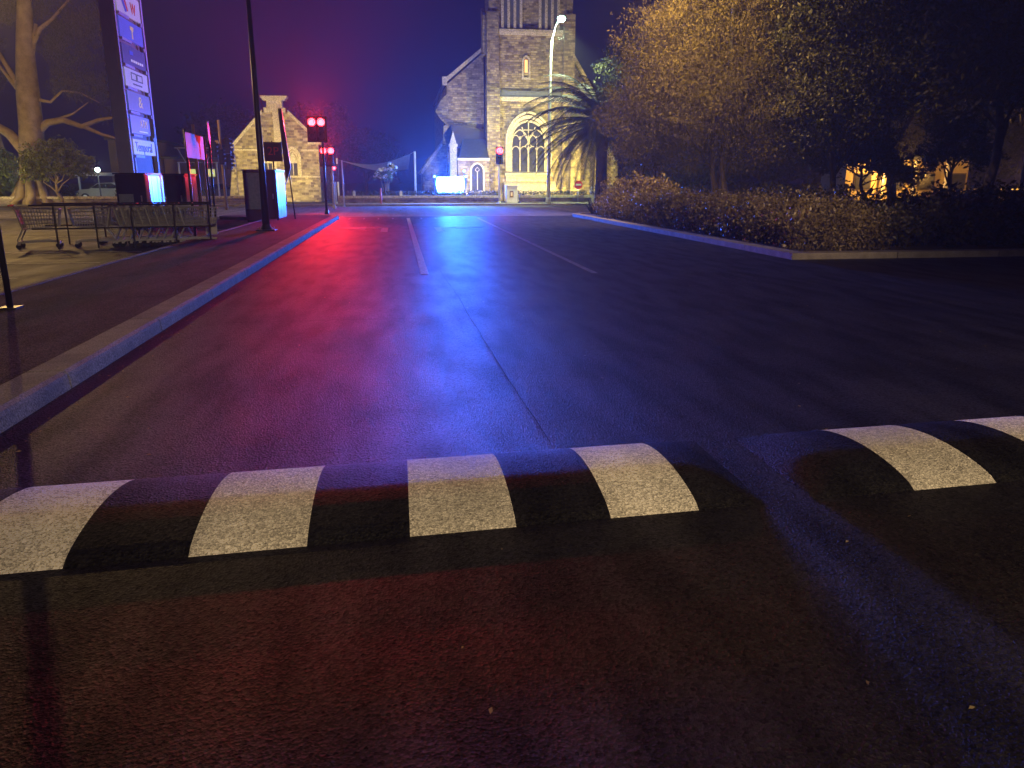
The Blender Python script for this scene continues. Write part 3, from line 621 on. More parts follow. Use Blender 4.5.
# ================================================================== STREET LAMPS
t = thing('street_lamp', (10.35, 54, 0), 'tall pale street lamp with greenish white light in front of the church tower', 'street lamp', 'street lamps')
MB().tube([(10.35, 54, .1), (10.37, 54, 2), (10.41, 54, 9.6), (10.46, 53.9, 10.6), (10.62, 53.7, 11.4), (10.87, 53.4, 11.82)], [.13, .12, .085, .075, .065, .055], 14).build('pole', M['palepole'], t, True)
MB().tube([(10.35, 54, .1), (10.35, 54, .5)], [.2, .17], 14).build('pole_base', M['palepole'], t, True)
hd = MB().bx(10.72, 11.15, 53.05, 53.6, 11.86, 11.98).build('lamp_head', M['palepole'], t, bevel=.02)
g_ = MB(); g_.tube([(10.93, 53.2, 11.78+.2*math.sin(a)) for a in np.linspace(-1.5, 1.5, 9)], [max(.01, .26*math.cos(a)) for a in np.linspace(-1.5, 1.5, 9)], 14); g_.build('lens', M['lampglow'], hd, True)
lamp('SPOT', (10.95, 53.2, 11.5), 12000, (.84, 1, .52), .2, target=(11.2, 58, 1), angle=128, blend=.5, name='street_lamp_light')
def sodium_lamp(x, y, z, ax, label, watts, ay=0, col=SODIUM, aim=None):
    t = thing('street_lamp', (x, y, 0), label, 'street lamp', 'street lamps')
    MB().tube([(x, y, 0), (x, y, z-.5), (x+ax*.2, y+ay*.2, z+.05), (x+ax, y+ay, z+.25)], [.12, .08, .06, .05], 12).build('pole', M['polegrey'], t, True)
    hd = MB().box((x+ax, y+ay, z+.2), (.7, .3, .14)).build('lamp_head', M['polegrey'], t, bevel=.03)
    MB().box((x+ax, y+ay, z+.11), (.5, .22, .05)).build('lens', M['warmglow'], hd)
    if aim: lamp('SPOT', (x+ax, y+ay, z-.05), watts, col, .10, target=aim[0], angle=aim[1], blend=.8, name='street_lamp_light')
    else: lamp('POINT', (x+ax, y+ay, z-.05), watts, col, .10, name='street_lamp_light')
sodium_lamp(-22.0, 41, 10.4, 3.2, 'orange sodium street lamp arching over the car park at the upper left', 4600)
sodium_lamp(5.5, -7.5, 8.5, -1.5, 'car park lamp on a tall pole behind the viewpoint', 5600, col=(1, .72, .38), aim=((2, 12, 0), 58))
sodium_lamp(14.2, 33.4, 11.6, -4.6, 'orange street lamp on a pole among the garden bed trees', 11500, ay=-5, aim=((11.8, 34, 4), 124))
sodium_lamp(8.8, -6.5, 9.0, -1.4, 'added unseen lamp behind the viewpoint that brightens the hedge', 24000, col=(1, .66, .40), aim=((9.2, 27, 1.2), 22))  # made-up extra lamp, put in to brighten the hedge
sodium_lamp(29.5, 34.0, 13.0, -2.0, 'orange street lamp hidden among the dark trees on the right', 3000, ay=-5, aim=((27.5, 32, 6), 110))

# ================================================================== LIGHT PANEL
t = thing('light_panel', (3.95, 59.6, 0), 'blinding blue-white glowing light panel on posts behind the low wall', 'light panel')
MB().prism([(3.0, .76), (4.9, .76), (5.02, 1.4), (4.95, 1.92), (2.95, 1.92), (2.88, 1.4)], 59.5, 59.8, 'y').build('screen', M['led'], t, bevel=.06)
MB().bx(2.72, 2.86, 59.55, 59.8, .3, 2.1).build('frame', M['dark'], t); MB().bx(5.04, 5.18, 59.55, 59.8, .3, 2.1).build('frame', M['dark'], t)
for x in (3.3, 4.6): MB().bx(x-.05, x+.05, 59.6, 59.7, 0, .8).build('post', M['dark'], t)
for x, z in ((2.79, 1.95), (5.11, 1.95), (5.0, 2.35)): MB().disc((x, 59.5, z), .09, (0, 1, 0), .08).build('marker_lamp', M['ledsmall'], t)
MB().tube([(5.0, 59.6, 2.0), (5.0, 59.6, 2.4)], .025, 6).build('lamp_stem', M['dark'], t)
lamp('SPOT', (3.8, 58.9, 1.6), 56000, BLUE, .35, target=(-6, 36, 15), angle=104, blend=.8, name='panel_haze_spot')  # added spot aimed up and left so the haze glows blue
lamp('POINT', (3.95, 58.9, 1.45), 6000, BLUE, .35, name='panel_light')
lamp('SPOT', (4.8, 59.0, 1.75), 76000, BLUE, 1.5, target=(6.6, 20, 0), angle=27, blend=1, name='panel_beam')

# ================================================================== UTILITY CABINET by the wall
t = thing('utility_cabinet', (8.0, 55.6, .1), 'pale blue-white utility cabinet with a small picture between the two low walls', 'cabinet')
MB().bx(7.6, 8.4, 55.3, 55.9, .12, 1.25).build('body', M['white'], t, bevel=.02)
MB().bx(7.56, 8.44, 55.26, 55.94, 1.253, 1.31).build('lid', M['palepole'], t)
MB().bx(7.84, 8.1, 55.28, 55.297, .5, .95).build('picture', M['pylonframe'], t)
MB().bx(7.9, 8.04, 55.265, 55.279, .6, .85).build('picture_emblem', M['txt_gold'], t)

# ================================================================== SHADE SAIL and shrub
t = thing('shade_sail', (-1.3, 66, 0), 'pale curved shade sail on a white post left of the church', 'shade sail')
vs = []; n = 12
c00 = Vector((-4.6, 65, 3.25)); c10 = Vector((1.15, 65, 3.75)); c01 = Vector((-4.0, 69.5, 3.1)); c11 = Vector((1.0, 69, 2.6))
for i in range(n+1):
    for j in range(n+1):
        u = i/n; v = j/n; p = c00.lerp(c10, u).lerp(c01.lerp(c11, u), v); e = math.sin(u*math.pi); p.z -= .55*e*(1-.3*v); p.y += .9*e*(.5-v); vs.append(p)
m_ = MB().add(vs, [(i*(n+1)+j, (i+1)*(n+1)+j, (i+1)*(n+1)+j+1, i*(n+1)+j+1) for i in range(n) for j in range(n)]); m_.build('canopy', M['sail'], t, True)
MB().tube([(1.48, 65.5, 0), (1.5, 65.5, 3.95)], .09, 10).build('post', M['white'], t, True)
MB().tube([(-4.7, 65.5, 0), (-4.7, 65.5, 3.4)], .07, 10).build('post', M['white'], t, True)
MB().tube([(1.15, 65, 3.75), (1.5, 65.5, 3.9)], .02, 6).build('cable', M['polegrey'], t)
t = thing('flowering_shrub', (-.9, 60, 0), 'small white-flowering shrub standing under the shade sail', 'shrub')
m_ = MB(); 
for e in ((-1.3, 60, 2.1), (-.5, 60, 2.6), (-.2, 60.2, 2.8), (-.9, 60, 2.3)): q, r2 = limb((-.9, 60, 0), e, .05, .015, 4, .08); m_.tube(q, r2, 6)
m_.build('stem', M['bark'], t, True)
leaves('foliage', clumps([(-1.0, 60, 2.0, .7, .4, .4), (-.35, 60, 2.4, .4, .4, .4)], 900, .22, 30), .07, M['leaf_bright'], t)
tag(leaves('flowers', clumps([(-1.0, 60, 2.1, .75, .4, .45), (-.25, 60, 2.55, .4, .35, .4)], 420, .15, 12), .065, M['petal'], t, 0, .8), kind='stuff')
# small planter lanterns on the wall line
for x, lb in ((-3.0, 'small white lantern on the wall near the red signals'), (.25, 'small white lantern on the wall beside the flowering shrub')):
    t = thing('lantern', (x, 56.3, .62), lb, 'lantern', 'lanterns on the low wall')
    MB().bx(x-.09, x+.09, 56.2, 56.4, .62, .86).build('body', M['white'], t); MB().prism([(x-.12, .862), (x+.12, .862), (x, .98)], 56.18, 56.42, 'y').build('cap', M['white'], t)

# ================================================================== SIGNS ON POSTS
t = thing('street_light_pole', (-3.95, 24.45, .135), 'tall dark tapering pole on the footpath in front of the purple-tinted cabinet', 'pole')
MB().tube([(-3.95, 24.45, .13), (-3.95, 24.45, 2.2), (-3.95, 24.45, 10)], [.115, .09, .045], 16).build('shaft', M['dark'], t, True)
p_ = MB(); p_.box((-3.95, 24.45, .155), (.55, .55, .035)); 
p_.tube([(-3.95, 24.45, .16), (-3.95, 24.45, .32)], [.18, .115], 16); p_.build('base_plate', M['dark'], t)
for a in (-.2, .2):
    for b_ in (-.2, .2): MB().tube([(-3.95+a, 24.45+b_, .17), (-3.95+a, 24.45+b_, .23)], .02, 6).build('bolt', M['polegrey'], t)
t = thing('sign_post', (-4.48, 9.57, .135), 'slim dark metal post with base plate at the left edge of the path', 'post')
MB().tube([(-4.48, 9.57, .13), (-4.48, 9.57, 3.6)], .034, 12).build('post', M['dark'], t, True)
MB().box((-4.48, 9.57, .145), (.2, .2, .02)).build('base_plate', M['dark'], t)
MB().bx(-4.66, -4.30, 9.52, 9.53, 2.9, 3.5).build('sign_plate', M['white'], t)
t = thing('parking_sign', (-4.58, 31.2, .135), 'small dark square 2P parking sign on a thin post beside the purple-tinted cabinet', 'sign')
MB().tube([(-4.58, 31.2, .13), (-4.60, 31.2, 3.05)], .03, 10).build('post', M['dark'], t, True)
pl = MB().bx(-4.9, -4.24, 31.14, 31.165, 2.3, 3.0).build('sign_plate', M['cabpurple'], t)
text_mesh('2P', .42, M['redpaint'], pl, (-4.57, 31.135, 2.66), FRONT)
t = thing('leaning_sign', (-4.05, 31.9, .135), 'tall leaning dark post with a long narrow edge-on panel', 'sign')
MB().tube([(-4.02, 31.9, .13), (-4.3, 31.9, 4.2)], .028, 10).build('post', M['dark'], t, True)
MB().prism([(-4.37, 4.25), (-4.24, 4.25), (-4.05, 2.1), (-4.25, 1.5)], 31.75, 31.87, 'y').build('panel', M['dark'], t)
# trolley return sign on two posts
t = thing('trolley_sign', (-5.8, 24, .0), 'white rectangular sign glowing pink to blue above the trolley bay', 'sign')
MB().tube([(-5.66, 23.0, 0), (-5.66, 23.0, 2.95)], .035, 10).build('post', M['dark'], t, True)
MB().tube([(-5.74, 25.5, .0), (-5.74, 25.5, 2.9)], .03, 10).build('post', M['dark'], t, True)
MB().box((-5.64, 23.9, 2.52), (.02, 2.6, .66), Matrix.Rotation(R(3), 3, 'Z')).build('sign_plate', M['glossign'], t)
t = thing('round_sign', (-5.42, 25.0, .0), 'round disc sign lit pink beside the rectangular sign', 'sign')
MB().tube([(-5.55, 25.1, .0), (-5.5, 25.1, 3.3)], .03, 10).build('post', M['dark'], t, True)
MB().disc((-5.48, 25.02, 2.95), .33, (-.97, -.12, 0), .02, 24).build('sign_disc', M['glossign'], t)
simple_pole('pole', -7.9, 33.5, 3.75, .075, 'ochre', 'ochre pole behind the rectangular sign', 'pole', lean=-.02)
simple_pole('pole', -7.5, 32.9, 2.6, .05, 'ochre', 'shorter ochre pole beside the taller ochre pole', 'pole')
t = thing('no_entry_sign', (12.7, 56, 0), 'small red and white round no entry sign beside the palm', 'sign')
MB().tube([(12.9, 55.9, 0), (12.9, 55.9, 1.6)], .03, 8).build('post', M['polegrey'], t)
d = MB().disc((12.9, 55.84, 1.35), .3, (0, 1, 0), .02, 24).build('sign_disc', M['redpaint'], t); MB().bx(12.7, 13.1, 55.815, 55.828, 1.3, 1.42).build('bar', M['whitesign'], d)
t = thing('give_way_sign', (16.0, 48, 0), 'pale inverted triangle sign half hidden by trunks above the hedge', 'sign')
MB().tube([(15.95, 48, 0), (15.95, 48, 2.5)], .03, 8).build('post', M['polegrey'], t)
MB().prism([(15.35, 2.55), (16.55, 2.55), (15.95, 1.5)], 47.93, 47.95, 'y').build('sign_plate', M['whitesign'], t)

# ================================================================== CABINETS
def cabinet(x0, x1, y0, y1, h, label, front, side, z=0, extra=None):
    t = thing('steel_cabinet', ((x0+x1)/2, (y0+y1)/2, z), label, 'cabinet', 'tall cabinets beside the car park')
    MB().bx(x0, x1, y0, y1, z+.08, z+h).build('body', M[front], t, bevel=.02)
    MB().bx(x0+.04, x1-.04, y0+.04, y1-.04, z, z+.08).build('plinth', M['black'], t)
    sp_ = MB(); k = 3
    for i in range(k): a = y0+.06+(y1-y0-.12)*i/k; b_ = y0+.02+(y1-y0-.12)*(i+1)/k; sp_.bx(x1+.002, x1+.02, a, b_, z+.12, z+h-.06)
    sp_.build('side_panel', M[side], t)
    MB().bx(x0-.04, x1+.05, y0-.04, y1+.04, z+h+.002, z+h+.05).build('roof', M[front], t)
    d = MB().bx(x0+.06, x1-.06, y0-.012, y0-.002, z+.15, z+h-.08).build('door', M[front], t)
    MB().bx(x1-.16, x1-.12, y0-.04, y0-.013, z+.9, z+1.1).build('handle', M['polegrey'], d)
    return t
ca = cabinet(-9.5, -8.55, 28.7, 30.9, 1.80, 'dark cabinet coloured by blue glare, with shiny side panel, left of the pair under the pylon sign', 'cabdark', 'cabside')
MB().bx(-9.42, -8.95, 28.672, 28.684, .3, 1.15).build('bluish_panel', M['cabpanel'], ca)
cabinet(-7.95, -7.30, 28.9, 30.6, 1.78, 'dark cabinet coloured by blue glare, with shiny side panel, right of the pair under the pylon sign', 'cabdark', 'cabside')
cc = cabinet(-6.0, -4.75, 32.5, 34.9, 1.98, 'large cabinet coloured by purple light, with bright shiny side behind the tall pole', 'cabpurple', 'cabside', z=0)
MB().bx(-5.96, -5.35, 32.47, 32.484, .5, 1.9).build('bluish_panel', M['cabpanel'], cc)  # pale panel stands in for bluish light on the front face

# ================================================================== PYLON SIGN
t = thing('pylon_sign', (-10.1, 35, 0), 'tall blue-grey pylon sign with a column of shop panels', 'sign')
PX = -10.1
MB().bx(PX-.62, PX-.17, 33.0, 33.35, 0, 11.5).build('fin', M['pylonside'], t, bevel=.02)
MB().bx(PX-.165, PX-.06, 32.96, 33.08, 0, 11.5).build('trim', M['pylonpale'], t)
MB().bx(PX-.55, PX-.25, 33.36, 36.5, 1.9, 11.5).build('backing', M['pylonframe'], t)
MB().bx(PX-.25, PX-.1, 36.42, 36.6, 0, 11.5).build('trim', M['pylonpale'], t)
MB().bx(PX-.25, PX-.12, 33.5, 33.62, 0, 2.6).build('leg', M['pylonpale'], t); MB().bx(PX-.4, PX-.2, 35.4, 35.9, 0, 1.9).build('leg', M['pylonside'], t)
def panel(z0, z1, m, y0=33.5, y1=36.3):
    return MB().bx(PX-.2, PX-.12, y0, y1, z0, z1).build('shop_panel', M[m], t, bevel=.01)
XF = PX-.112; YC = 34.9
# z of the panels, bottom to top
Z = [(2.62, 3.20), (3.42, 4.10), (4.28, 5.0), (5.18, 5.85), (6.0, 6.72), (6.95, 7.68), (7.85, 8.7), (8.9, 9.7), (9.9, 10.7)]
p0 = panel(*Z[0], 'pan_white'); text_mesh('Temporal', .52, M['txt_dark'], p0, (XF, YC-.1, 2.9), EAST, sx=1.05)
p1 = panel(*Z[1], 'pan_steel', y1=35.9); text_mesh('ATM', .46, M['txt_gold'], p1, (XF, YC+.2, 3.82), EAST)
m_ = MB(); m_.bx(XF, XF+.006, 34.4, 35.5, 3.5, 3.55); m_.build('underline', M['txt_pale'], p1)
p2 = panel(*Z[2], 'pan_slate'); text_mesh('&', .62, M['txt_gold'], p2, (XF, YC+.1, 4.65), EAST, sx=1.4)
p3 = panel(*Z[3], 'pan_white')
m_ = MB()
for a, bb in ((34.2, 34.85), (34.92, 35.6)):
    m_.bx(XF, XF+.006, a, bb, 5.45, 5.49); m_.bx(XF, XF+.006, a, bb, 5.7, 5.74); m_.bx(XF, XF+.006, a, a+.05, 5.49, 5.7); m_.bx(XF, XF+.006, bb-.05, bb, 5.49, 5.7)
m_.bx(XF, XF+.006, 34.35, 35.45, 5.29, 5.34); m_.build('logo', M['txt_dark'], p3)
p4 = panel(*Z[4], 'pan_plum'); m_ = MB()
for i in range(6): m_.bx(XF, XF+.006, 34.4+i*.26, 34.4+i*.26+.2, 6.15, 6.24)
m_.build('small_lettering', M['txt_pale'], p4); MB().bx(XF, XF+.006, 34.3, 34.75, 6.4, 6.55).build('logo', M['txt_blue'], p4)
p5 = panel(*Z[5], 'pan_blue'); MB().prism([(34.75, 7.5), (35.15, 7.5), (35.1, 7.36), (34.98, 7.3), (35.02, 7.05), (34.88, 7.05), (34.9, 7.35), (34.75, 7.38)], XF, XF+.006, 'x').build('emblem', M['txt_gold'], p5)
p6 = panel(*Z[6], 'pan_white'); text_mesh('W', .6, M['txt_red'], p6, (XF, 35.4, 8.2), EAST); MB().prism([(33.8, 8.6), (34.1, 8.6), (34.6, 8.0), (34.4, 7.95)], XF, XF+.006, 'x').build('stroke', M['txt_blue'], p6)
MB().prism([(34.15, 8.6), (34.4, 8.6), (34.75, 8.05), (34.65, 8.0)], XF, XF+.006, 'x').build('stroke', M['txt_red'], p6)
panel(*Z[7], 'pan_slate'); panel(*Z[8], 'pan_white')
for z0, z1 in Z: MB().bx(PX-.12, PX-.06, 36.05, 36.2, z1+.02, z1+.16).build('clip', M['pylonpale'], t); MB().bx(PX-.12, PX-.06, 33.5, 34.6, z0-.13, z0-.03).build('clip', M['pylonpale'], t)

# ================================================================== TROLLEYS AND BAY
def make_trolley():
    t = thing('shopping_trolley', (0, 0, 0), 'wire shopping trolley', 'trolley', 'shopping trolleys in the bay', local=True)
    w = MB(); r = .0065
    def tp(u, v, k):   # basket point: u along 0..1 (handle to nose), v side -1..1, k height 0..1
        hw = (.27-.06*u)*(.82+.18*k); x0 = -.42+.10*(1-k); x1 = .50-.06*(1-k); zb = .46+.06*u; zt = .96-.04*u
        return (x0+(x1-x0)*u, v*hw, zb+(zt-zb)*k)
    for s in (-1, 1):
        for i in range(15): u = i/14; w.tube([tp(u, s, 0), tp(u, s, 1)], r, 3, False)
        for k in (0, .2, .4, .6, .8): w.tube([tp(0, s, k), tp(1, s, k)], r, 3, False)
        w.tube([tp(0, s, 1), tp(1, s, 1)], .011, 6)
    for i in range(13): u = i/12; w.tube([tp(u, -1, 0), tp(u, 1, 0)], r, 3, False)
    for j in range(9): v = -1+j/4; w.tube([tp(0, v, 0), tp(1, v, 0)], r, 3, False); w.tube([tp(1, v, 0), tp(1, v, 1)], r, 3, False); w.tube([tp(0, v, 0), tp(0, v, 1)], r, 3, False)
    for k in (.2, .4, .6, .8): w.tube([tp(1, -1, k), tp(1, 1, k)], r, 3, False)
    w.tube([tp(1, -1, 1), tp(1, 1, 1)], .011, 6); w.build('basket', M['basket'], t)
    f = MB()
    for s in (-1, 1):
        f.tube([(-.50, s*.27, 1.0), (-.40, s*.26, .93), (-.30, s*.25, .47), (-.44, s*.26, .20), (-.42, s*.26, .15), (.1, s*.22, .17), (.42, s*.17, .15)], .018, 8)
        f.tube([(-.28, s*.25, .46), (.30, s*.2, .50)], .012, 6)
    f.tube([(-.30, -.25, .47), (-.30, .25, .47)], .012, 6); f.tube([(.40, -.17, .15), (.40, .17, .15)], .012, 6); f.tube([(-.42, -.26, .17), (-.42, .26, .17)], .012, 6)
    f.build('frame', M['palepole'], t)
    MB().tube([(-.51, -.28, 1.01), (-.51, .28, 1.01)], .020, 10).build('handle', M['redpaint'], t)
    MB().box((-.37, 0, .74), (.02, .40, .34), Matrix.Rotation(R(-12), 3, 'Y')).build('child_seat', M['blueplastic'], t)
    for x, s in ((-.42, .26), (-.42, -.26), (.40, .17), (.40, -.17)):
        MB().bx(x-.03, x+.03, s-.028, s+.028, .09, .16).build('caster_fork', M['palepole'], t)
        MB().disc((x-.01, s, .062), .062, (0, 1, 0), .03, 14).build('wheel', M['tyre'], t)
    return t
tr0 = make_trolley()
A = R(13)
def bayp(s, q=0): return (-7.05+s*math.cos(A)-q*math.sin(A), 20.55+s*math.sin(A)+q*math.cos(A))
tro = [(-1.55, .15, 0, 'shopping trolley with a blue seat panel standing apart at the left end of the bay'),
       (-.35, .05, 180, 'bright wire trolley facing the other way, second from the left'),
       (.55, .0, 0, 'rearmost dark trolley at the start of the nested row')]
words = ['second', 'third', 'fourth', 'fifth', 'sixth', 'seventh', 'eighth', 'ninth']
for i in range(8): tro.append((.50+.19*(i+1), .03*(-1)**i, 0, words[i]+' trolley along the nested row' if i < 7 else 'foremost trolley of the nested row by the sign posts'))
for i, (s, q, rz, lb) in enumerate(tro):
    o = tr0 if i == 0 else copy_tree(tr0)
    x, y = bayp(s, q); o.location = (x, y, 0); o.rotation_euler[2] = A+R(rz)+R(random.uniform(-2, 2)); o['label'] = lb
for i in range(5):
    o = copy_tree(tr0); x, y = bayp(.1+.33*i, .75); o.location = (x, y, 0); o.rotation_euler[2] = A+R(180); o['label'] = 'trolley at the %s place of the far row in the bay' % ['leftmost', 'second', 'middle', 'fourth', 'rightmost'][i]
t = thing('trolley_bay', (-7, 21, 0), 'dark steel rail frame of the trolley bay around the trolleys', 'trolley bay')
for q in (-.42, 1.25):
    m_ = MB(); a = bayp(-1.6, q); b_ = bayp(2.35, q)
    m_.tube([(*a, 1.02), (*b_, 1.02)], .019, 8); m_.tube([(*a, .48), (*b_, .48)], .018, 8); m_.build('rail', M['dark'], t)
    for s in (-1.1, -.25, .55, 1.5, 2.3): pt = bayp(s, q); MB().tube([(*pt, 0), (*pt, 1.02)], .022, 8).build('post', M['dark'], t)
pt = bayp(2.4, .4); MB().box((pt[0], pt[1]-.3, .45), (.28, .03, .42), Matrix.Rotation(A, 3, 'Z')).build('notice_plate', M['pylonpale'], t)

# ================================================================== SPEED HUMPS
def hump(x0, x1, yc0, slope, bounds, first_white, label, w=.98, h=.085, left_end=True):
    """rubber/concrete hump along X, front edge y = yc0 + slope*x"""
    def prof(k): s = k; return h*(math.sin(math.pi*s)**.62)
    mb = MB(); NY = 22; xs = sorted(set([round(a, 4) for a in bounds+[x0, x1]]+[round(x0+(x1-x0)*i/40, 4) for i in range(41)]+[x0+.02, x0+.09, x0+.18, x0+.27, x1-.02, x1-.09, x1-.18, x1-.27]))
    def H(x, s):
        e = min(1, max(0, (x-x0)/.34)); f = min(1, max(0, (x1-x)/.34)); m = math.sin(min(e, f)*math.pi/2)
        return prof(s)*m
    def mi(x):
        k = sum(1 for b in bounds if x > b); return (k % 2) ^ (0 if first_white else 1)
    for i in range(len(xs)-1):
        xa, xb = xs[i], xs[i+1]; 
        for j in range(NY):
            s0, s1 = j/NY, (j+1)/NY
            q = []
            for x, s in ((xa, s0), (xb, s0), (xb, s1), (xa, s1)): q.append((x, yc0+slope*x+w*s, .001+H(x, s)))
            xm = (xa+xb)/2; edge = xm < min(bounds) if not first_white else False
            mb.add(q, [(0, 1, 2, 3)], mi(xm))
    import bmesh
    o = mb.build('speed_hump', [M['humpwhite'], M['humpblack']], None)
    b = bmesh.new(); b.from_mesh(o.data); bmesh.ops.remove_doubles(b, verts=b.verts, dist=.0005); bmesh.ops.recalc_face_normals(b, faces=b.faces); b.to_mesh(o.data); b.free()
    o.data.polygons.foreach_set('use_smooth', [True]*len(o.data.polygons))
    tag(o, label, 'speed hump', 'striped speed humps across the exit lane'); return o
hump(-2.42, 1.76, 3.215, .065, [-1.92, -1.43, -.94, -.45, 0.0, .49, .95, 1.40], False, 'long black and white striped speed hump spanning the left lane')
hump(2.02, 7.2, 3.215, .065, [2.60, 3.10, 3.58, 4.06, 4.54, 5.02, 5.5, 5.98, 6.46], False, 'black and white striped speed hump at the right edge beyond the gap')

# ================================================================== PARKED CAR
t = thing('parked_car', (-22.8, 66, .1), 'silver hatchback with red tail light parked left of the pylon sign', 'car')
cx = -22.9; y0 = 66.0; z = .1
side = [(-1.9, .35), (-1.95, .75), (-1.6, .95), (-.9, 1.02), (-.25, 1.45), (.9, 1.5), (1.65, 1.2), (1.9, .95), (1.95, .4), (1.6, .3), (-1.6, .3)]
MB().prism([(cx+u, z+v-.08) for u, v in side], y0, y0+1.7, 'y').build('body', M['carbody'], t, bevel=.07)
MB().prism([(cx-.75, z+1.0), (cx-.22, z+1.32), (cx+.75, z+1.36), (cx+1.35, z+1.08), (cx+1.3, z+.95)], y0-.012, y0+1.712, 'y').build('side_window', M['carglass'], t)
for u in (-1.25, 1.25):
    w_ = MB().disc((cx+u, y0+.08, z+.3), .31, (0, 1, 0), .22, 20).build('wheel', M['tyre'], t); MB().disc((cx+u, y0-.035, z+.3), .18, (0, 1, 0), .02, 14).build('rim', M['palepole'], w_)
MB().bx(cx+1.55, cx+1.97, y0-.02, y0+.3, z+.72, z+.98).build('tail_light', M['tail'], t)
MB().bx(cx-1.96, cx-1.7, y0-.01, y0+.25, z+.6, z+.75).build('headlight', M['glass'], t)
t = thing('parked_car', (-15.5, 70, 0), 'dark parked car beyond the rectangular sign', 'car')
cx = -15.3; y0 = 70; z = 0
MB().prism([(cx+u, z+v-.08) for u, v in side], y0, y0+1.7, 'y').build('body', M['dark'], t, bevel=.07)
MB().prism([(cx-.75, z+1.0), (cx-.22, z+1.32), (cx+.75, z+1.36), (cx+1.35, z+1.08), (cx+1.3, z+.95)], y0-.012, y0+1.712, 'y').build('side_window', M['carglass'], t)
for u in (-1.25, 1.25): MB().disc((cx+u, y0+.08, z+.3), .31, (0, 1, 0), .22, 20).build('wheel', M['tyre'], t)
# globe lamp
t = thing('globe_lamp', (-22.3, 64, 0), 'small bright white globe lamp above the silver car', 'lamp')
MB().tube([(-22.3, 64, 0), (-22.3, 64, 2.3)], .05, 10).build('post', M['dark'], t)
g_ = MB(); rr = .17; g_.tube([(-22.3, 64, 2.44+rr*math.sin(a)) for a in np.linspace(-1.5, 1.5, 9)], [max(.01, rr*math.cos(a)) for a in np.linspace(-1.5, 1.5, 9)], 14); g_.build('globe', M['globeglow'], t, True)
lamp('POINT', (-22.3, 63.6, 2.5), 260, (.8, 1, .9), .15, name='globe_lamp_light')
lamp('POINT', (-30.5, 58.5, 2.2), 420, (.6, 1, .75), .2, name='garden_lamp_light')
t = thing('garden_lamp', (-30.5, 58.5, 0), 'short garden lamp at the far left among bright shrubs', 'lamp')
MB().tube([(-30.5, 58.5, .2), (-30.5, 58.5, 2.0)], .04, 8).build('post', M['dark'], t); MB().disc((-30.5, 58.5, 2.06), .12, (0, 0, 1), .1, 12).build('lens', M['globeglow'], t)

# ================================================================== FLOODLIGHTS (built as fittings with their light)
def flood(x, y, z, target, watts, colour, label, angle=110):
    t = thing('floodlight', (x, y, z), label, 'floodlight', 'floodlights at the foot of the buildings')
    MB().box((x, y, z+.14), (.34, .2, .24)).build('housing', M['dark'], t); MB().box((x, y, z+.0), (.1, .1, .06)).build('bracket', M['dark'], t)
    lamp('SPOT', (x, y-.05, z+.35), watts, colour, .1, target=target, angle=angle, blend=.8, name='floodlight_light')
flood(11.6, 59.0, .05, (11.4, 66, 4.2), 6200, (1, .78, .20), 'small floodlight in the churchyard aimed at the great window')
flood(15.6, 60.0, .05, (15.5, 67, 4.5), 5400, (1, .80, .18), 'small floodlight in the churchyard behind the palm')
flood(5.2, 59.5, .05, (5.8, 68, 8), 4600, (1, .82, .34), 'small floodlight in the churchyard behind the light panel')
flood(-9.4, 59.5, .05, (-9.4, 66, 4.6), 5200, (1, .77, .20), 'small floodlight in front of the gabled hall')
flood(-25.8, 52.0, .12, (-23.6, 57, 3.5), 900, (1, .78, .38), 'small floodlight on the verge aimed at the gum tree', 100)
t = thing('wall_lamp', (41.5, 63.2, 3.2), 'orange lamp under the veranda of the lit building', 'lamp')
MB().box((41.5, 63.3, 3.2), (.5, .2, .14)).build('lens', M['warmglow'], t)
lamp('POINT', (41.5, 62.4, 3.0), 2600, (1, .50, .09), .15, name='wall_lamp_light')
lamp('POINT', (50, 57.0, 2.2), 1300, (1, .5, .10), .15, name='garden_wall_lamp_light')
t = thing('post_lamp', (50, 57.0, 0), 'orange post lamp in front of the long garden wall', 'lamp'); MB().tube([(50, 57, 0), (50, 57, 2.3)], .04, 8).build('post', M['dark'], t); MB().disc((50, 57, 2.38), .14, (0, 0, 1), .1, 12).build('lens', M['warmglow'], t)

# ================================================================== TREES (left)
t = thing('gum_tree', (-23.9, 57, .3), 'huge pale-barked gum tree with spreading bare limbs lit from below', 'tree')
m_ = MB()
m_.tube([(-24.0, 57, .0), (-24.0, 57, .8), (-23.9, 57, 2), (-23.8, 57, 3.5), (-23.6, 57, 5), (-23.5, 57, 7), (-23.3, 57, 9.5), (-22.9, 57, 12.5), (-22.5, 57, 16)], [1.25, .95, .78, .74, .72, .68, .55, .42, .25], 16)
for k in range(9):
    a = k*.7; m_.tube([(-24+1.6*math.cos(a), 57+1.6*math.sin(a), .05), (-24+1.1*math.cos(a), 57+1.1*math.sin(a), .6), (-23.95+.5*math.cos(a), 57+.5*math.sin(a), 2.4)], [.3, .3, .18], 7)
def seg(pts, r0, r1): 
    n = len(pts); m_.tube([(p[0], 57+(p[2] if len(p) > 2 else 0), p[1]) for p in pts], [r0+(r1-r0)*i/(n-1) for i in range(n)], 8)
seg([(-23.4, 4.6), (-22.6, 5.3), (-21.6, 5.5), (-20.5, 5.1), (-19.4, 5.5), (-18.4, 5.7), (-17.6, 5.9)], .28, .05)
seg([(-20.5, 5.15), (-19.3, 4.6), (-18.2, 4.3), (-17.0, 4.25)], .14, .04)
seg([(-22.0, 5.5), (-20.9, 5.9), (-19.9, 6.6)], .1, .03)
seg([(-24.0, 3.2), (-25.0, 4.6), (-26.0, 5.3), (-27.5, 5.8)], .42, .12)
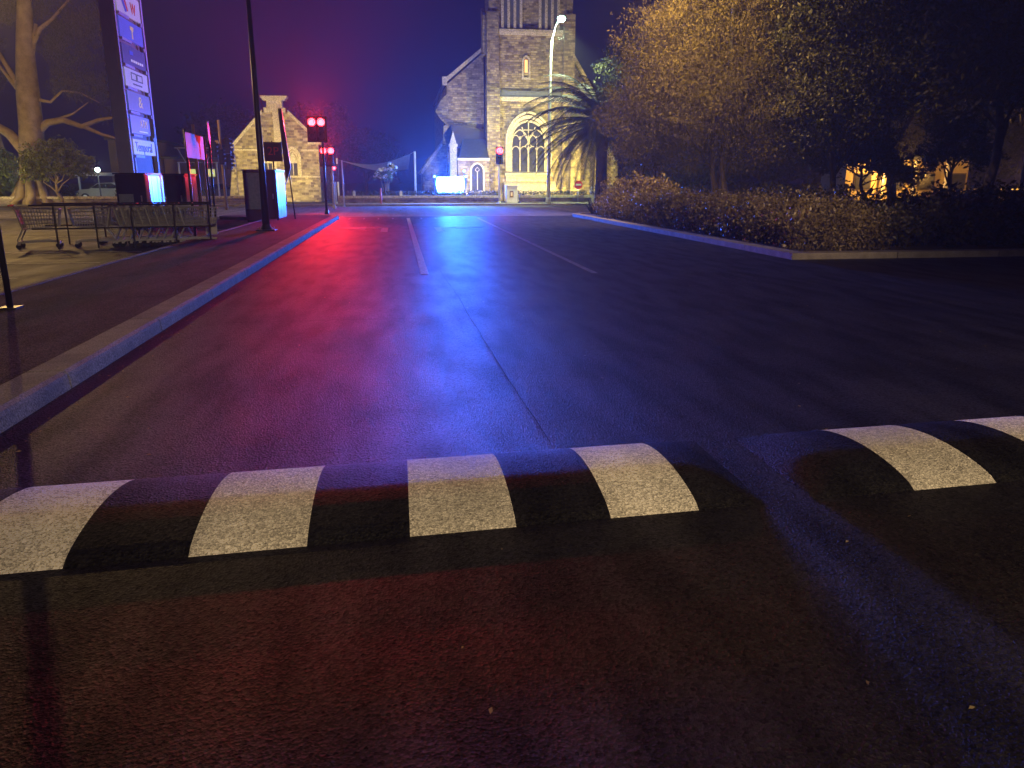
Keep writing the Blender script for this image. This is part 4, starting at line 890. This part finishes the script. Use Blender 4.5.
seg([(-23.7, 6.0), (-24.1, 7.8), (-24.9, 9.6), (-26.3, 11.2)], .22, .08)
seg([(-24.0, 7.2), (-25.1, 9.0), (-26.4, 9.9)], .13, .05)
seg([(-23.3, 6.8), (-22.2, 6.6), (-21.4, 7.3), (-20.3, 7.2), (-19.2, 6.6)], .12, .03)
seg([(-23.4, 8.0), (-22.8, 9.8), (-22.4, 11.3)], .22, .1)
seg([(-23.2, 9.4), (-22.2, 11.0), (-21.4, 11.6), (-20, 13)], .18, .06)
m_.build('trunk', M['bark'], t, True)
gb = [(-20.5, 57.5, 7.9, 1.9, 1.4, 1.5), (-18.6, 57.5, 7.0, 1.5, 1.2, 1.3), (-21.5, 58.5, 10.5, 2.2, 1.6, 1.5), (-19.5, 58, 11.5, 2.5, 1.8, 1.6), (-26.8, 58, 8.5, 1.4, 1.5, 2.2), (-17.8, 58, 9.2, 1.3, 1.2, 1.0), (-24.5, 58.5, 13, 3, 2, 1.5)]
leaves('crown', clumps(gb, 26000, .55, 55, .3), .085, M['leaf_gum'], t, 1.6, .28)
tree('round_tree', 'small round yellow-green tree on a thin trunk beside the trolleys', -21.8, 55.4, [(-21.9, 55.4, 3.1, 1.9, 1.4, 1.1), (-20.5, 55.4, 2.5, 1.1, 1, .7), (-23.1, 55.4, 2.4, 1.1, 1, .8)], 15000, .085, M['leaf_round'], M['bark'], .12, cl=.3, per=45, limbs=12, shell=.35, z0=.1)
tree('shrub', 'bright green shrub left of the gum trunk', -26.3, 58, [(-26.6, 58, 2.2, 1.2, 1, 1.8), (-27.6, 58.2, 1.5, 1.2, 1, 1.3)], 8000, .09, M['leaf_bright'], M['darkbark'], .06, cat='shrub', cl=.35, per=40, shell=.3, z0=.2)
tree('gum_tree', 'leaning pale tree trunk at the far left edge behind the large gum', -27.0, 62, [(-30, 63, 9, 2, 2, 2), (-29, 62, 12, 3, 2, 2)], 6000, .09, M['leaf_gum'], M['bark'], .5, droop=1.2, z0=.2)
k_ = ['low dark shrub beside the base of the gum tree', 'low dark shrub left of the parked silver car']
for (x, y, r_), lb in zip(((-22.6, 57.8, .8), (-19.2, 60.5, .7)), k_): tree('shrub', lb, x, y, [(x, y, .8, r_, .6, .55)], 2500, .07, M['leaf_dark'], M['darkbark'], .04, cat='shrub', cl=.25, per=30, z0=.1, limbs=5)
# dark trees behind the hall
for (x, y, h_, s), lb in zip(((-16.5, 84, 8, 4.2), (-3.5, 92, 6.2, 3.4), (-9, 95, 9, 5)), ('dark tree standing behind the low building left of the hall', 'dark tree beyond the shade sail', 'tall dark tree behind the gabled hall')):
    tree('background_tree', lb, x, y, [(x, y, h_-s*.4, s, s*.7, s*.65), (x+s*.5, y, h_-s*.7, s*.7, s*.6, s*.5)], 9000, .16, M['leaf_dark'], M['darkbark'], .3, group='dark trees behind the hall', cl=.9, per=45)

# ================================================================== PALM
t = thing('palm_tree', (12.9, 49.5, 0), 'date palm with long drooping fronds in front of the church', 'palm')
m_ = MB(); m_.tube([(12.9, 49.5, 0), (12.92, 49.5, 1.5), (12.9, 49.5, 3), (12.9, 49.5, 4.6), (12.9, 49.5, 5.2)], [.42, .36, .34, .42, .3], 14); m_.build('trunk', M['darkbark'], t, True)
NF = 84
for i in range(NF):
    az = 2*math.pi*(i*.381966) + random.uniform(-.15, .15); el = R(72-105*(i/NF)+random.uniform(-6, 6)); Lf = random.uniform(5.0, 6.0)
    p = Vector((12.9, 49.5, 5.1)); pts = [p.copy()]; e = el; ns = 15
    for k in range(ns):
        p = p+Vector((math.cos(az)*math.cos(e), math.sin(az)*math.cos(e), math.sin(e)))*Lf/ns; pts.append(p.copy()); e -= R(2.2+3.4*k/ns+2.2*(el > .3))
        e = max(e, R(-86))
    fb = MB(); fb.tube(pts, [.045*(1-.85*k/ns) for k in range(ns+1)], 5)
    sidev = Vector((-math.sin(az), math.cos(az), 0))
    for k in range(1, ns*4):
        f_ = k/(ns*4); a = pts[int(f_*ns)].lerp(pts[min(ns, int(f_*ns)+1)], f_*ns-int(f_*ns)); tg = (pts[min(ns, int(f_*ns)+1)]-pts[int(f_*ns)]).normalized()
        ll = .66*math.sin(math.pi*min(1, f_*.85+.12))+.08
        for s_ in (-1, 1):
            d_ = (sidev*s_*.75+tg*.7+Vector((0, 0, -.38+random.uniform(-.15, .15)))).normalized(); b1 = a+tg*.07
            tip = a+d_*ll; fb.add([a, b1, tip+tg*.012, tip], [(0, 1, 2, 3)])
    fb.build('frond', M['leaf_palm'], t)

# ================================================================== RIGHT SIDE TREES AND HEDGES
def T(label, x, y, blobs, n, ls=.10, tr=.2, m='leaf_brown', **k):
    tree('garden_tree', label, x, y, blobs, n, ls, M[m], M['darkbark'], tr, group='trees in the garden bed', **k)
T('rounded feathery tree just right of the palm', 11.6, 35.0, [(11.3, 35, 4.3, 2.3, 2.0, 2.1), (11.0, 35, 3.0, 1.4, 1.3, 1.2), (12.4, 35.4, 5.6, 2.4, 2, 2.2), (12.6, 34.5, 3.0, 2.0, 1.2, 1.2)], 75000, .05, .11, droop=.9, cl=.42, per=60, aspect=.25, multi=2)
T('tall bushy brown tree reaching out of frame, left of centre in the bed', 14.2, 33.5, [(13.4, 33.5, 7.4, 3.0, 2.5, 3.6), (12.2, 33, 5.2, 2.4, 2, 2.0), (15.6, 33.6, 9.0, 3.4, 2.6, 3.6), (14.8, 32.8, 4.8, 2.6, 2, 1.9), (15.4, 33.2, 3.0, 2.4, 1.6, 1.1), (11.0, 33.4, 7.2, 1.8, 1.6, 1.6)], 140000, .05, .14, droop=.9, cl=.55, per=60, aspect=.25, multi=3)
T('tall dark tree behind the middle of the long hedge', 18.6, 32, [(18.4, 32, 7.2, 3.4, 2.6, 4.2), (17.2, 31.5, 4.3, 2.2, 2, 1.5), (20.2, 32, 5.4, 2.4, 2, 1.6)], 75000, .065, .16, m='leaf_dark', cl=.6, per=60, droop=.5)
T('large dark tree filling the sky above the right hedge', 24.5, 30, [(24.5, 30, 9.2, 5.0, 3, 4.5), (22.0, 29.6, 6.2, 2.8, 2, 2.0), (27.4, 30, 7.0, 3.2, 2.4, 2.0)], 46000, .12, .22, m='leaf_dark', cl=.8, per=60)
T('large dark tree at the far right edge', 32.5, 33, [(32, 33, 9.5, 5.6, 3, 5.0), (35.5, 33, 6.4, 3.4, 2.4, 2.2), (29.5, 33, 6.5, 2.6, 2, 1.8)], 36000, .13, .24, m='leaf_dark', cl=.8, per=60)
T('tall dark tree behind the others at the upper right', 31, 46, [(29, 46, 11, 7, 3, 5.5), (38, 46, 10, 6.5, 3, 5.0), (22, 46, 10, 6, 3, 5)], 42000, .18, .3, m='leaf_dark', cl=1.1, per=60)
T('broad dark tree far behind the lit building', 55, 84, [(50, 84, 7, 9, 4, 6.5), (64, 84, 7, 9, 4, 6.5), (40, 86, 6, 7, 4, 5)], 36000, .28, .4, m='leaf_dark', cl=1.6, per=60)
T('broad dark tree beyond the triangle sign', 26, 80, [(22, 80, 5, 5, 3, 5), (30, 80, 5, 6, 3, 5)], 24000, .25, .4, m='leaf_dark', cl=1.3, per=60)
T('leafy tree filling the gap between the palm and the tall trees', 16.6, 56, [(16.0, 56, 8.9, 2.0, 1.5, 2.4), (15.6, 56, 5.6, 1.5, 1.2, 2.2), (18, 56, 7.5, 2.2, 1.5, 3.5)], 20000, .12, .18, m='leaf_dark', cl=.5, per=50)
T('small leafy tree with forked trunk against the orange-lit building', 24.9, 39.5, [(24.6, 39.5, 3.4, 2.0, 1.4, 1.3), (22.7, 39.5, 3.0, 1.5, 1.2, 1.0), (26.3, 39.5, 2.5, 1.2, 1, .9), (27.8, 40, 1.9, 1.0, .9, .6)], 10000, .12, .12, m='leaf_hedge', cl=.45, per=26, shell=.2)
T('slim tree with sparse leaves right of the lit building', 30.5, 40, [(30.3, 40, 4.4, 1.8, 1.4, 1.5), (31.8, 40, 3.0, 1.2, 1, .8), (29.2, 40, 2.9, 1.1, 1, .8)], 6000, .12, .13, m='leaf_dark', cl=.4, per=26, shell=.2)
T('slim trunked tree standing behind the pale triangle sign', 13.4, 40, [(13.0, 40, 5.5, 2.0, 1.6, 1.6)], 7000, .10, .10, m='leaf_dark', cl=.5, per=40)
# hedges
def hedge(label, x0, x1, y0, y1, h, n, ls, m, dens=1, group=None):
    k = int(n/50); cx_ = rng.uniform(x0, x1, k); cy_ = rng.uniform(y0, y1, k)
    hh = h*(.82+.18*np.sin(cy_*1.9+cx_*1.3)+rng.normal(size=k)*.05); cz = .15+rng.uniform(.0, 1, k)**.6*(hh-.15)
    pts = np.stack([cx_, cy_, cz], 1)[:, None, :]+rng.normal(size=(k, 50, 3))*.13
    pts = pts.reshape(-1, 3); pts[:, 2] = np.abs(pts[:, 2]-.12)+.12
    t = thing('garden_hedge', ((x0+x1)/2, (y0+y1)/2, .11), label, 'hedge', group or 'shrub hedges in the garden bed')
    leaves('foliage', pts, ls, M[m], t, 0, .5)
    s = MB()
    for i in range(int((x1-x0+y1-y0)*4)):
        a = (random.uniform(x0, x1), random.uniform(y0, y1), .1); s.tube([a, (a[0]+random.uniform(-.2, .2), a[1]+random.uniform(-.2, .2), h*.85)], [.012, .006], 4, False)
    tag(s.build('stems', M['darkbark'], t), kind='stuff')
hedge('long leafy brownish hedge along the pale kerb on the right', 8.45, 10.6, 15.6, 33.5, 1.12, 150000, .032, 'leaf_hedge')
hedge('taller leafy shrubs at the far end of the long hedge', 9.2, 11.5, 30.5, 35.0, 1.7, 22000, .055, 'leaf_hedge')
hedge('dark low hedge running to the right from the kerb corner', 10.6, 30, 15.9, 18.0, 1.0, 62000, .048, 'leaf_low')
hedge('dark shrubs behind the low hedge at the right', 10.8, 36, 22, 25, 1.35, 42000, .07, 'leaf_low')
# spiky plant at the kerb nose
t = thing('spiky_plant', (8.95, 35.4, .11), 'low spiky dark plant at the far nose of the garden bed', 'plant'); s = MB()
for i in range(90):
    a = random.uniform(0, 6.28); r_ = random.uniform(.25, .65); h_ = random.uniform(.3, .75); b_ = (8.95+.12*math.cos(a), 35.4+.12*math.sin(a), .1); tp_ = Vector((8.95+r_*math.cos(a), 35.4+r_*math.sin(a), .1+h_)); sv = Vector((-math.sin(a), math.cos(a), 0))*.025
    md = Vector(b_).lerp(tp_, .5)+Vector((0, 0, .08)); s.add([Vector(b_)-sv, Vector(b_)+sv, md+sv, tp_, md-sv], [(0, 1, 2, 4), (4, 2, 3)])
s.build('blades', M['leaf_palm'], t)
# fallen leaves and specks on the asphalt
def litter(n, x0, x1, y0, y1, label, z=.006):
    p = np.stack([rng.uniform(x0, x1, n), rng.uniform(y0, y1, n), np.full(n, z)], 1); me_v = []; s = MB()
    for q in p:
        a = random.uniform(0, 6.28); r_ = random.uniform(.006, .018); u = Vector((math.cos(a), math.sin(a), 0))*r_; v = Vector((-math.sin(a), math.cos(a), .25))*r_*.5; c_ = Vector(q)
        s.add([c_-u, c_-v*.6, c_+u, c_+v+Vector((0, 0, .002))], [(0, 1, 2, 3)])
    o = s.build('leaf_litter', M['bark'], None); tag(o, label, 'leaf litter', kind='stuff')
litter(420, -2.56, -2.25, 1.5, 30, 'leaves and grit gathered in the left gutter')
litter(260, -2.3, 8, 1.4, 16, 'tiny scattered leaves and grit on the dark asphalt')

# ================================================================== HAZE
if HAZE > 0:
    hz = MB().bx(-130, 130, -40, 130, -1.03, 28).build('haze', mat('haze_air', (.8, .8, .8)), None)  # thin haze volume, added to give the lamps coloured halos
    tag(hz, kind='stuff'); n = hz.data.materials[0].node_tree; n.nodes.clear()
    o_ = n.nodes.new('ShaderNodeOutputMaterial'); pv = n.nodes.new('ShaderNodeVolumePrincipled'); pv.inputs['Density'].default_value = HAZE; pv.inputs['Color'].default_value = (.85, .88, .92, 1); pv.inputs['Anisotropy'].default_value = .35
    n.links.new(pv.outputs[0], o_.inputs['Volume'])
